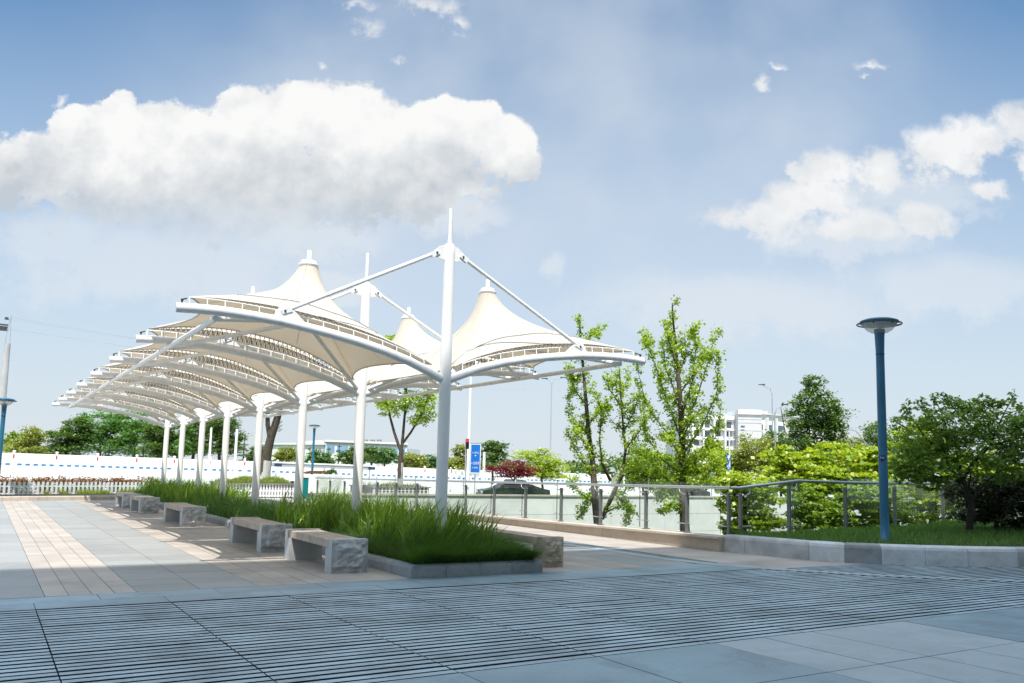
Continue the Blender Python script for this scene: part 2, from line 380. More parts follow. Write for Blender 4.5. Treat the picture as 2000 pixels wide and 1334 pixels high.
def broad_tree(name, label, cat, blobs, base, fork, r0, nleaf, leaf, lm, bark='bark', group=None, seed=1, clump=0.22, nclump=26, shell=0.5, aspect=0.62, upness=0.6, twigs=2, whitewash=0.0, stems=None, flat=.65, dens=1.9):
    rng = np.random.default_rng(seed); rr = random.Random(seed)
    base = np.array(base, float); fork = np.array(fork, float)
    t = thing(name, label, cat, base, group)
    mb = MB()
    if stems is None:
        mid = (base + fork) / 2 + np.array([rr.uniform(-.05, .05), rr.uniform(-.05, .05), 0]) * np.linalg.norm(fork - base)
        mb.tube([base - [0, 0, .05], base + (mid - base) * 0.5, mid, fork], [r0 * 1.25, r0 * 1.02, r0 * 0.92, r0 * 0.72], 9)
        for (c, r) in blobs:
            c = np.array(c); r = np.array(r)
            pts = limb(mb, fork, c - [0, 0, r[2] * 0.15], r0 * 0.5, r0 * 0.16, 0.14, 7, 6, rr)
            for k in range(twigs):
                e = c + unit(rng.normal(size=3)) * r * 0.8
                limb(mb, pts[rr.randint(3, 6)], e, r0 * 0.16, r0 * 0.05, 0.12, 5, 4, rr)
    else:
        for (pp, ra, rb) in stems:
            n = len(pp); mb.tube(pp, [ra + (rb - ra) * i / (n - 1) for i in range(n)], 9)
        for (c, r) in blobs:
            c = np.array(c); r = np.array(r)
            st = min((p for (pp, _, _) in stems for p in pp[1:]), key=lambda q: np.linalg.norm(np.array(q) - (c - [0, 0, r[2] * 1.2])))
            limb(mb, st, c, r0 * 0.35, r0 * 0.12, 0.12, 6, 5, rr)
            for k in range(twigs):
                limb(mb, c, c + unit(rng.normal(size=3)) * r * 0.8, r0 * 0.12, r0 * 0.04, 0.1, 4, 4, rr)
    tr = mb.build('trunk', M[bark], t)
    if whitewash:
        wb = MB(); d = unit(fork - base)
        wb.tube([base, base + d * whitewash * 0.5, base + d * whitewash], [r0 * 1.27, r0 * 1.06, r0 * 1.03], 12, caps=False)
        wb.build('limewash_band', M['limewash'], tr)
    P = blob_points(blobs, int(nleaf * dens), rng, clump, int(nclump * 1.25), shell, flat)
    fast_mesh('crown', leaf_cards(P, leaf * 1.12, rng, aspect, upness), 4, M[lm], t)
    return t

def conifer(name, label, cat, top, width, base_z, lm, leaf, n, seed, group=None, tiers=9):
    """pointed tree of drooping sprays in tiers"""
    rng = np.random.default_rng(seed)
    top = np.array(top, float); base = np.array([top[0], top[1], base_z]); H = top[2] - base_z
    t = thing(name, label, cat, base, group)
    mb = MB(); mb.tube([base, base + [0, 0, H * 0.5], top], [H * 0.03, H * 0.02, 0.02], 7)
    P = []
    for k in range(tiers):
        f = (k + 0.6) / tiers; z = top[2] - H * f * 0.93; R = width * 0.5 * (0.12 + 0.88 * f ** 0.85)
        nb = 5 + int(5 * f)
        for j in range(nb):
            a = rng.uniform(0, 2 * math.pi); Rj = R * rng.uniform(0.7, 1.12)
            tip = np.array([top[0] + Rj * math.cos(a), top[1] + Rj * math.sin(a), z - Rj * 0.18])
            root = np.array([top[0], top[1], z + Rj * 0.12])
            mb.tube([root, tip], [0.02 + 0.004 * H, 0.008], 4)
            m = max(4, int(n / (tiers * 8) * (0.4 + 1.2 * f)))
            s = rng.uniform(0.15, 1.0, size=(m, 1)) ** 0.7
            q = root + (tip - root) * s + rng.normal(size=(m, 3)) * np.array([1, 1, .35]) * R * 0.13
            P.append(q)
    mb.build('trunk', M['bark_dark'], t)
    fast_mesh('crown', leaf_cards(np.concatenate(P), leaf, rng, 0.45, 1.0), 4, M[lm], t)
    return t

def blades(P, H, W, lean, rng, curve=0.5, segs=3):
    """upright grass blades: P (n,3) roots, H heights, W widths, lean (n,2) horizontal lean of the tip as a share of the height"""
    n = len(P); az = rng.uniform(0, 2 * math.pi, n)
    side = np.stack([np.cos(az), np.sin(az), np.zeros(n)], 1)
    L2 = np.concatenate([lean, np.zeros((n, 1))], 1)
    vs = []
    for k in range(segs + 1):
        t = k / segs
        c = P + L2 * (H * (t ** (1 + curve * 2)))[:, None] + np.array([0, 0, 1.0]) * (H * (t - 0.28 * t * t * np.minimum(1, np.linalg.norm(lean, axis=1))))[:, None]
        w = (W * (1 - t ** 2.2) * 0.5 + 0.0006)[:, None]
        vs += [c - side * w, c + side * w]
    f = [[2 * k, 2 * k + 1, 2 * k + 3, 2 * k + 2] for k in range(segs)]
    return np.stack(vs, 1), 2 * (segs + 1), f

# ================================================================== THE SETTING
PITX0, PITX1, PITY0, PITY1 = 12.80, 78.0, 12.05, 46.0
g = MB()
def sheet(mb, x0, x1, y0, y1, z, mi=0): mb.quad((x0, y0, z), (x1, y0, z), (x1, y1, z), (x0, y1, z), mi)
sheet(g, -1500, 1500, PITY1, 3000, -.66); sheet(g, -1500, PITX0, -400, PITY1, -.08)
sheet(g, PITX1, 1500, PITY0, PITY1, -.08); sheet(g, PITX0, 1500, -400, PITY0, -.08)
structure(g.build('ground', M['far_ground']))
g = MB(); sheet(g, -90, 110, PITY1 + .3, 110, -.58); sheet(g, -60, 12.3, 38.0, PITY1 + .3, -.04)
structure(g.build('concrete_forecourt', M['concrete']))
g = MB(); sheet(g, -400, 500, 112, 135, -.03)
structure(g.build('road', M['asphalt']))
g = MB(); sheet(g, PITX0, PITX1, PITY0, PITY1, -4.2)
g.quad((PITX0, PITY0, -4.2), (PITX0, PITY1, -4.2), (PITX0, PITY1, -.08), (PITX0, PITY0, -.08), 1)
g.quad((PITX0, PITY0, -.08), (PITX1, PITY0, -.08), (PITX1, PITY0, -4.2), (PITX0, PITY0, -4.2), 1)
g.quad((PITX1, PITY0, -.08), (PITX1, PITY1, -.08), (PITX1, PITY1, -4.2), (PITX1, PITY0, -4.2), 1)
structure(g.build('sunken_ground', [M['turf_base'], M['concrete']]))

# paving: every slab is its own raised piece over a dark joint bed
def strip_x(y):                                                   # centre line of the pale strip that sweeps along the kerb
    ys = [5.0, 7.0, 7.89, 8.41, 9.0, 9.5, 10.36, 11.37, 12.8, 60]; xs = [15.4, 13.46, 12.30, 11.79, 11.34, 10.95, 10.48, 10.27, 10.28, 10.28]
    return float(np.interp(y, ys, xs))
pv = MB()
rs = random.Random(3)
GAP = 0.0055
def slab(x0, x1, y0, y1, mi, gap=GAP):
    z = rs.uniform(-.0008, .0008); h = gap / 2
    pv.quad((x0 + h, y0 + h, z), (x1 - h, y0 + h, z), (x1 - h, y1 - h, z), (x0 + h, y1 - h, z), mi)
def field(xs, y0, y1, step, mi, stagger=0.0):
    for i in range(len(xs) - 1):
        y = y0 - (stagger * step if i % 2 else 0)
        while y < y1:
            a, b = max(y, y0), min(y + step, y1)
            if b - a > .04: slab(xs[i], xs[i + 1], a, b, mi)
            y += step
GREY, TAN, PINK, FRONT, LIGHT = range(5)
FARY = 37.6
for k in range(-10, 9):                                            # border row
    slab(0.56 + 1.245 * k, min(10.24, 0.56 + 1.245 * (k + 1)), 9.66, 10.08, FRONT) if k < 8 else None
    slab(-.06 + 1.245 * k, min(10.24, -.06 + 1.245 * (k + 1)), 10.08, 10.50, FRONT) if k < 9 else None
field([-14, -12, -10, -8, -6, -4.4, -2.8, -1.2, -.27, .685], 10.5, FARY, 0.9, GREY)
field([.685, .914, 1.143, 1.372, 1.60], 10.5, FARY, 1.15, PINK, .0)
field([1.60, 2.28, 2.96], 10.5, FARY, 0.56, GREY, .0)
field([2.96, 3.28, 3.60, 3.92], 10.5, FARY, 0.45, TAN, .5)
field([3.92, 4.46, 4.985], 10.5, FARY, 0.9, TAN)
field([7.115, 7.75, 8.4, 9.1], 10.5, FARY, 0.6, TAN)
field([9.1, 9.66, 10.24], 10.5, FARY, 0.6, GREY)
field([10.24, 10.74], 9.66, 10.6, 0.47, FRONT)
field([10.74, 11.5, 12.32], 9.6, FARY, 0.9, PINK)
field([12.32, 13.1, 13.9], 9.6, 12.0, 0.9, PINK)
field([12.32, 12.62], 12.0, 12.3, 0.3, PINK)
for k in range(4):                                                 # the narrow grooved band along the strip
    y = 10.6
    while y < FARY: slab(10.27 + k * .115, 10.27 + k * .115 + .085, y, y + 1.2, FRONT, .012); y += 1.2
# foreground slabs
cols = [-7.0, -5.7, -4.44, -3.18, -1.93, -.67, .58, 1.81, 3.06, 4.31, 5.58, 6.2, 6.87, 7.5, 8.3, 9.4, 10.65, 11.9, 13.15, 14.4, 15.7, 17]
rows = [5.555, 4.36, 3.12, 1.9, .66, -.6, -1.84, -3.1]
for j in range(len(rows) - 1):
    for i in range(len(cols) - 1):
        off = 0.0 if j % 2 == 0 else -.66
        mi = LIGHT if 5.5 < cols[i] < 8.2 else FRONT
        if j == 1 and mi == FRONT and cols[i] == 4.31: mi = FRONT
        slab(cols[i] + off * (mi == FRONT), cols[i + 1] + off * (mi == FRONT and 5.5 > cols[i + 1]), rows[j + 1], rows[j], mi, .008)
# pale sweeping strip
sy = np.linspace(6.0, 14.5, 26)
for i in range(len(sy) - 1):
    a, b = strip_x(sy[i]), strip_x(sy[i + 1])
    pv.quad((a - .13, sy[i], .0035), (a + .17, sy[i], .0035), (b + .17, sy[i + 1] - .006, .0035), (b - .13, sy[i + 1] - .006, .0035), LIGHT)
o = pv.build('plaza_paving', [M['slab_grey'], M['slab_tan'], M['slab_pink'], M['slab_front'], M['slab_light']]); structure(o)
jb = MB(); sheet(jb, -16, 12.4, -3.3, 5.56, -.022); sheet(jb, -16, 12.4, 5.56, 9.66, -.062); sheet(jb, -16, 12.4, 9.66, 38.0, -.022); sheet(jb, 12.4, 22, -3.3, 12, -.062)
structure(jb.build('paving_bed', M['joint']))

# grooved paving: long granite bars with open grooves between them
gb = MB(); y = 5.57; k = 0
while y < 9.62:
    xe = strip_x(y + .04) - .15
    x = -9.4 + (0.0 if k % 1 == 0 else .6)
    while x < xe:
        b = min(x + 1.245, xe)
        if b - x > .05:
            j = rs.uniform(-.002, .002)
            gb.box(((x + b) / 2, y + .039, -.03 + j), (b - x - .010, .081, .06))
        x += 1.245
    x = strip_x(y + .04) + .20; xk = float(np.interp(y, [7.6, 8.17, 8.56, 8.95, 9.4, 9.81], [19, 15.6, 14.72, 14.08, 13.5, 13.05])) + .1
    while x < xk:
        b = min(x + 1.245, xk)
        if b - x > .05: gb.box(((x + b) / 2, y + .039, -.03), (b - x - .010, .074, .06))
        x += 1.245
    y += .1235; k += 1
gb.m = [0 if q % 6 == 1 else 1 for q in range(len(gb.f))]
structure(gb.build('grooved_paving', [M['bar'], M['groove']]))

# ------------------------------------------------------------------ planter kerb and planting
def kerb_run(mb, pts, prof, gap=.004):
    """pts: outer foot points; prof: (inward offset, height); each span is one block"""
    pts = [np.array(p, float) for p in pts]; n = len(pts); nr = []
    for i in range(n):
        d = pts[min(i + 1, n - 1)] - pts[max(i - 1, 0)]; d = d / np.linalg.norm(d); nr.append(np.array([-d[1], d[0]]))
    for i in range(n - 1):
        a, b = pts[i], pts[i + 1]; d = (b - a) / np.linalg.norm(b - a)
        va = [(*(a + d * gap + nr[i] * o), z) for o, z in prof]; vb = [(*(b - d * gap + nr[i + 1] * o), z) for o, z in prof]
        m = len(prof); vs = va + vb; fs = [tuple(range(m)), tuple(range(2 * m - 1, m - 1, -1))]
        for q in range(m):
            w = (q + 1) % m; fs.append((q, m + q, m + w, w))
        mb.add(vs, fs)
KX0, KX1, KY0, KY1 = 4.99, 7.11, 10.52, 37.5
prof = [(0, -.02), (0, .115), (.018, .15), (.055, .17), (.10, .172), (.15, .165), (.15, -.02)]
t = thing('planter_kerb', 'low rounded grey granite kerb round the long grass planter', 'kerb', (KX0, KY0, 0))
mb = MB()
xs = list(np.linspace(KX0, KX1, 5)); kerb_run(mb, [(x, KY0) for x in xs], prof)
mb.build('front_kerb', M['kerb'], t)
mb = MB(); ys = list(np.arange(KY0, KY1, .68)); kerb_run(mb, [(KX0, y) for y in ys[::-1]], prof); mb.build('side_kerb', M['kerb'], t)
mb = MB(); kerb_run(mb, [(KX1, y) for y in ys], prof); mb.build('side_kerb', M['kerb'], t)
sb = MB(); sheet(sb, KX0 + .14, KX1 - .14, KY0 + .14, KY1, .13)
structure(sb.build('planter_soil', M['soil']))

def scatter(x0, x1, y0, y1, n, rng): return np.stack([rng.uniform(x0, x1, n), rng.uniform(y0, y1, n), np.full(n, .13)], 1)
rng = np.random.default_rng(5)
# lilyturf: a dense low mound at the front and along the sides
n = 17000
P = scatter(KX0 + .12, KX1 - .12, KY0 + .10, 13.6, n, rng)
edge = np.minimum.reduce([P[:, 0] - KX0, KX1 - P[:, 0], P[:, 1] - KY0])
keep = (P[:, 1] < 11.9 + .5 * rng.random(n)) | (edge < .45) ; P = P[keep]; edge = edge[keep]; n = len(P)
n = 7000; q_ = rng.random(n)
P2 = np.where((q_ < .45)[:, None], np.stack([rng.uniform(KX0 + .1, KX1 - .1, n), KY0 + .11 + .22 * rng.random(n), np.full(n, .13)], 1), np.stack([KX1 - .12 - .3 * rng.random(n), rng.uniform(KY0 + .1, 12.9, n), np.full(n, .13)], 1))
P = np.concatenate([P, P2]); edge = np.minimum.reduce([P[:, 0] - KX0, KX1 - P[:, 0], P[:, 1] - KY0]); n = len(P)
cx = np.array([P[:, 0] - (KX0 + KX1) / 2, P[:, 1] - 12.2]).T
out = cx / (np.linalg.norm(cx, axis=1, keepdims=True) + 1e-6)
tc_ = scatter(KX0 + .1, KX1 - .1, KY0 + .08, 13.2, 190, rng)[:, :2]
dd_ = np.linalg.norm(P[:, None, :2] - tc_[None], axis=2); near_ = dd_.argmin(1); rad_ = P[:, :2] - tc_[near_]
tuft = rng.normal(size=(220, 2)); lean = rad_ * 4.2 + out * (1.05 - .75 * np.clip(edge, 0, 1))[:, None] + tuft[(P[:, 0] * 7).astype(int) * 13 % 220] * .18 + rng.normal(size=(n, 2)) * .35
H = (.22 + .22 * np.clip(edge / .7, 0, 1)) * rng.uniform(.7, 1.25, n) * rng.uniform(.65, 1.3, 190)[near_] * (1.12 - 1.2 * np.minimum(.3, np.linalg.norm(rad_, axis=1)))
vs, k, f = blades(P, H, np.full(n, .007), lean, rng, .7, 4)
tag(fast_mesh('lilyturf', vs, k, M['lf_lily'], None, f), kind='stuff', label='low dark green mound of fine grass at the planter front', cat='grass')
# second stretch of low fine grass further along, beside benches
n = 9000; P = scatter(KX0 + .10, KX1 - .2, 13.3, 37, n, rng)
keep = ((P[:, 0] < KX0 + .55) | ((P[:, 1] > 19.2) & (P[:, 1] < 25.5))); P = P[keep]; n = len(P)
H = np.where((P[:, 1] > 19.2) & (P[:, 1] < 25.5), .52, .30) * rng.uniform(.6, 1.25, n)
vs, k, f = blades(P, H, np.full(n, .012), rng.normal(size=(n, 2)) * .4 + np.array([-.22, 0]), rng, .6, 3)
tag(fast_mesh('fine_grass', vs, k, M['lf_lily'], None, f), kind='stuff', label='fine low grass between the columns beside the benches', cat='grass')
# iris: tall sword leaves in clumps
def iris_bed(x0, x1, y0, y1, nclump, per, hmin, hmax, seed, lab, wid=.034):
    rng = np.random.default_rng(seed)
    c = scatter(x0, x1, y0, y1, nclump, rng); idx = rng.integers(0, nclump, nclump * per); n = len(idx)
    P = c[idx] + np.concatenate([rng.normal(size=(n, 2)) * .07, np.zeros((n, 1))], 1)
    ch = rng.uniform(hmin, hmax, nclump)[idx]
    lean = rng.normal(size=(n, 2)) * .24 + (rng.normal(size=(nclump, 2)) * .12)[idx] + np.array([.12, -.10])
    vs, k, f = blades(P, ch * rng.uniform(.6, 1.12, n), wid * rng.uniform(.7, 1.2, n), lean, rng, .55, 4)
    tag(fast_mesh('iris_bed', vs, k, M['lf_iris'], None, f), kind='stuff', label=lab, cat='plants')
iris_bed(KX0 + .42, KX1 - .22, 11.45, 18.9, 300, 13, .58, 1.0, 3, 'tall sword leaved iris bed around the two nearest columns')
iris_bed(KX0 + .3, KX1 - .25, 25.6, 37, 260, 13, .60, .95, 4, 'far stretch of tall iris leaves under the canopy', .03)
n = 520; q_ = rng.random(n)
P = np.where((q_ < .75)[:, None], np.stack([rng.uniform(KX0 + .12, KX1 - .12, n), KY0 + .15 + .10 * rng.random(n), np.full(n, .15)], 1), np.stack([KX0 + .15 + .08 * rng.random(n), rng.uniform(KY0 + .1, 12.6, n), np.full(n, .15)], 1))
vs, k, f = blades(P, rng.uniform(.14, .32, n), np.full(n, .006), np.where((q_ < .75)[:, None], np.array([0, -.55]), np.array([-.55, 0])) + rng.normal(size=(n, 2)) * .45, rng, .8, 4)
tag(fast_mesh('dry_fringe', vs, k, M['lf_dry'], None, f), kind='stuff', label='pale dry grass blades drooping along the planter rim', cat='grass')
# some seed stalks
n = 60; P = scatter(KX0 + .5, KX1 - .3, 12.2, 18, n, rng)
vs, k, f = blades(P, rng.uniform(.6, .95, n), np.full(n, .009), rng.normal(size=(n, 2)) * .5, rng, .3, 4)
tag(fast_mesh('dry_stalks', vs, k, M['lf_dry'], None, f), kind='stuff', label='thin pale dry stalks among the iris leaves', cat='plants')

# ------------------------------------------------------------------ right: curved kerb, lawn
kp = [(12.46, 12.12), (12.50, 11.62), (12.77, 10.35), (13.05, 9.81), (13.50, 9.40), (14.08, 8.95), (14.72, 8.56), (15.60, 8.17), (16.7, 7.9), (18.0, 7.7), (19.3, 7.6), (20.6, 7.55), (22, 7.5)]
fine = []
t = thing('curved_lawn_kerb', 'tall pale curved granite kerb in front of the lawn', 'kerb', (14, 9, 0))
for i in range(len(kp) - 1):
    mb = MB(); kerb_run(mb, [kp[i], kp[i + 1]], [(0, -.02), (0, .26), (.02, .305), (.06, .33), (.12, .338), (.24, .338), (.24, -.02)])
    mb.build('kerb_block', M[('kerb_grey', 'kerb_grey', 'kerb_pale', 'kerb_dark', 'kerb_pale', 'kerb_pale', 'kerb_pale', 'kerb_grey', 'kerb_pale', 'kerb_pale', 'kerb_grey', 'kerb_pale')[i]], t)
raily = [(12.62, 12.02), (14.0, 11.82), (16.0, 12.0), (18.2, 12.3), (21.1, 12.9), (27, 13.8)]
def lawn_z(x, y): return .315 + max(0, x - 13) * .012
lw = MB(); N = 30
def lerp_poly(pts, s):
    pts = np.array(pts, float); d = np.r_[0, np.cumsum(np.linalg.norm(np.diff(pts, axis=0), axis=1))]; d /= d[-1]
    return np.array([np.interp(s, d, pts[:, 0]), np.interp(s, d, pts[:, 1])])
grid = []
for i in range(N + 1):
    s = i / N; a = lerp_poly(kp, s) + np.array([.12, .16]); b = lerp_poly([(12.62, 12.0), (14.0, 11.8), (16.0, 11.98), (18.2, 12.28), (21.1, 12.88), (24, 13.3)], s)
    for j in range(7):
        p = a + (b - a) * j / 6; grid.append((p[0], p[1], lawn_z(*p) + .06 * math.sin(math.pi * j / 6) * min(1, i / 8)))
lw.add(grid, [(i * 7 + j, (i + 1) * 7 + j, (i + 1) * 7 + j + 1, i * 7 + j + 1) for i in range(N) for j in range(6)], 0, True)
structure(lw.build('lawn', M['turf_base']))
rng = np.random.default_rng(8); n = 26000; s = rng.random(n); j = rng.random(n)
pa = np.stack([np.interp(s * N, range(N + 1), [grid[i * 7][k] for i in range(N + 1)]) for k in (0, 1)], 1)
pb = np.stack([np.interp(s * N, range(N + 1), [grid[i * 7 + 6][k] for i in range(N + 1)]) for k in (0, 1)], 1)
p = pa + (pb - pa) * j[:, None]
z = .315 + np.maximum(0, p[:, 0] - 13) * .012 + .06 * np.sin(np.pi * j) * np.minimum(1, s * N / 8) - .005
vs, k, f = blades(np.c_[p, z], rng.uniform(.05, .13, n), np.full(n, .008), rng.normal(size=(n, 2)) * .45, rng, .4, 2)
tag(fast_mesh('lawn_grass', vs, k, M['lf_grass'], None, f), kind='stuff', label='short mown lawn grass behind the curved kerb', cat='grass')

# ------------------------------------------------------------------ plinth wall and glass railings
def slope(Y): return -.0110 * max(0, Y - 12)                        # the terrace falls gently away from the camera
t = thing('low_plinth_wall', 'low sandstone plinth wall carrying the long glass railing', 'wall', (12.4, 12.1, 0))
ys = [12.12] + [12.12 + 1.85 * k for k in range(1, 14)]
mb = MB(); cp = MB()
for a, b in zip(ys[:-1], ys[1:]):
    za, zb = .245 + slope(a), .245 + slope(b)
    x0, x1 = 12.34, 12.78
    mb.add([(x0, a + .004, -.05), (x1, a + .004, -.05), (x1, b - .004, -.05), (x0, b - .004, -.05), (x0, a + .004, za), (x1, a + .004, za), (x1, b - .004, zb), (x0, b - .004, zb)],
           [(0, 3, 2, 1), (4, 5, 6, 7), (0, 1, 5, 4), (1, 2, 6, 5), (2, 3, 7, 6), (3, 0, 4, 7)])
    x0, x1 = 12.29, 12.82
    cp.add([(x0, a + .002, za + .002), (x1, a + .002, za + .002), (x1, b - .002, zb + .002), (x0, b - .002, zb + .002), (x0, a + .002, za + .045), (x1, a + .002, za + .045), (x1, b - .002, zb + .045), (x0, b - .002, zb + .045)],
           [(0, 3, 2, 1), (4, 5, 6, 7), (0, 1, 5, 4), (1, 2, 6, 5), (2, 3, 7, 6), (3, 0, 4, 7)])
mb.build('wall_face', M['plinth'], t); cp.build('coping', M['coping'], t)

def rail_post(parent, p, zb, zt, dirv, mat):
    """flat steel post with a lower glass clip and a curved bracket up to the handrail; dirv: unit direction along the rail"""
    d = np.array([dirv[0], dirv[1], 0.0]); q = np.array([p[0], p[1], 0.0])
    mb = MB(); mb.box((p[0], p[1], (zb + zt - .10) / 2), (.05, .07, zt - .10 - zb), rz=math.atan2(d[1], d[0]))
    mb.box((p[0], p[1], zb + .012), (.11, .13, .024), rz=math.atan2(d[1], d[0]))
    po = mb.build('post', mat, parent)
    br = MB(); zc = zt - .15; e = np.array([0, 0, 1.0])
    br.tube([q + d * -.10 + e * zc, q + d * .10 + e * zc, q + d * .18 + e * (zc + .015), q + d * .23 + e * (zc + .05), q + d * .25 + e * (zc + .125)], .013, 8)
    br.build('bracket', M['steel'], po); br = MB()
    br.tube([q + d * -.09 + e * (zb + .19), q + d * .30 + e * (zb + .19)], .011, 6); br.tube([q + d * .26 + e * (zb + .185), q + d * .26 + e * (zb + .205)], .026, 8)
    br.build('glass_clip', M['steel'], po)

t = thing('glass_railing', 'long straight glass railing with steel handrail on the sandstone plinth', 'railing', (12.55, 12.1, .3), 'glass railings')
PY_ = [12.10, 13.27, 14.57, 16.2, 17.83, 19.5, 21.17, 22.87, 24.6, 26.3, 28.0, 29.7, 31.4, 33.1, 34.8, 36.4]
hr = lambda Y: 1.238 + slope(Y)
mb = MB(); mb.tube([(12.52, Y, hr(Y)) for Y in [12.0] + list(np.linspace(13, 36.5, 14))], .031, 12); mb.build('handrail', M['steel'], t)
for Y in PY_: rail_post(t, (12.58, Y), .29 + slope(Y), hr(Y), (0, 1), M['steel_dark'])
for a, b in zip(PY_[:-1], PY_[1:]):
    a2, b2 = a + .30, b + .285; g = MB(); x0, x1 = 12.645, 12.657
    za, zb = .325 + slope(a2), .325 + slope(b2); ta, tb = hr(a2) + .10, hr(b2) + .10
    vs = [(x0, a2, za), (x1, a2, za), (x1, b2, zb), (x0, b2, zb), (x0, a2, ta), (x1, a2, ta), (x1, b2, tb), (x0, b2, tb)]
    g.add(vs, [(3, 0, 4, 7), (1, 2, 6, 5)], 0); g.add(vs, [(0, 1, 5, 4), (2, 3, 7, 6), (4, 5, 6, 7), (0, 3, 2, 1)], 1)
    g.build('glass_panel', [M['glass'], M['dark_metal']], t)

t = thing('glass_railing', 'bent glass railing behind the lawn and blue lamp post', 'railing', (16, 11.9, .3), 'glass railings')
def zat(x, y, Y): return float(on_y(x, y, Y)[2])
def polyY(x): return float(np.interp(x, [q[0] for q in raily], [q[1] for q in raily]))
rp = [(12.78, 11.985)]
for (pxx, pyy) in [(1550, 1047), (1657, 1042), (1755, 1037), (1846, 1030)]:
    q = on_ground(pxx, pyy, .3); rp.append((float(q[0]), polyY(float(q[0]))))
rp.append((23.2, 13.2)); rp.append((25.4, 13.55))
ztop = [1.238, zat(1550, 941, rp[1][1]), zat(1657, 942.5, rp[2][1]), zat(1755, 944, rp[3][1]), zat(1846, 945.5, rp[4][1])]
ztop += [ztop[-1]] * 2
bend = (float(on_ground(1563, 1046, .3)[0]), polyY(float(on_ground(1563, 1046, .3)[0])), zat(1563, 939.5, rp[1][1]))
pts = [(12.52, 12.0, 1.238), (12.70, 11.95, 1.238), bend] + [(rp[i][0], rp[i][1] - .05, ztop[i]) for i in (2, 3, 4, 5)]
mb = MB(); mb.tube(pts, .031, 12); mb.build('handrail', M['steel'], t)
for i, q in enumerate(rp[:-1]):
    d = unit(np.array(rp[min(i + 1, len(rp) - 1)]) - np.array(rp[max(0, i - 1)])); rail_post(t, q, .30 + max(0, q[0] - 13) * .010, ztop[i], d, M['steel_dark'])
for i in range(len(rp) - 2):
    a, b = np.array(rp[i]), np.array(rp[i + 1]); d = unit(b - a); a = a + d * .22; b = b + d * .20; nv = np.array([-d[1], d[0]]) * .07
    g = MB(); a0, b0 = a + nv, b + nv; a1, b1 = a0 + nv * .17, b0 + nv * .17; za, zb = .335 + i * .02, .335 + (i + 1) * .02; ta, tb = ztop[i] + .1, ztop[i + 1] + .1
    vs = [(*a0, za), (*a1, za), (*b1, zb), (*b0, zb), (*a0, ta), (*a1, ta), (*b1, tb), (*b0, tb)]
    g.add(vs, [(3, 0, 4, 7), (1, 2, 6, 5)], 0); g.add(vs, [(0, 1, 5, 4), (2, 3, 7, 6), (4, 5, 6, 7), (0, 3, 2, 1)], 1)
    g.build('glass_panel', [M['glass'], M['dark_metal']], t)
mb = MB()
for i in range(len(raily) - 1):
    a, b = np.array(raily[i]), np.array(raily[i + 1]); d = unit(b - a); n_ = np.array([-d[1], d[0]])
    z = .30
    vs = [(*(a - n_ * .12), z - .3), (*(a + n_ * .16), z - .3), (*(b + n_ * .16), z - .3), (*(b - n_ * .12), z - .3), (*(a - n_ * .12), z + .012), (*(a + n_ * .16), z + .012), (*(b + n_ * .16), z + .012), (*(b - n_ * .12), z + .012)]
    mb.add(vs, [(0, 3, 2, 1), (4, 5, 6, 7), (0, 1, 5, 4), (1, 2, 6, 5), (2, 3, 7, 6), (3, 0, 4, 7)])
mb.build('footing', M['coping'], t)

# far retaining wall of the sunken area
t = thing('retaining_wall', 'pale stone panelled retaining wall beyond the glass railing', 'wall', (40, 46, 0))
mb = MB(); x = 15.0
while x < 77:
    for z0, z1 in ((-4.2, -2.5), (-2.5, -1.25), (-1.25, -.09)):
        mb.box((x + 1.2, 46.0, (z0 + z1) / 2), (2.385, .16, z1 - z0 - .015))
    x += 2.4
mb.build('wall_panel', M['panelwall'], t)
mb = MB(); mb.box((46, 46.06, -.04), (62.6, .44, .10)); mb.box((46, 46.12, -2.1), (62.4, .12, 4.0)); mb.build('coping', M['coping'], t)

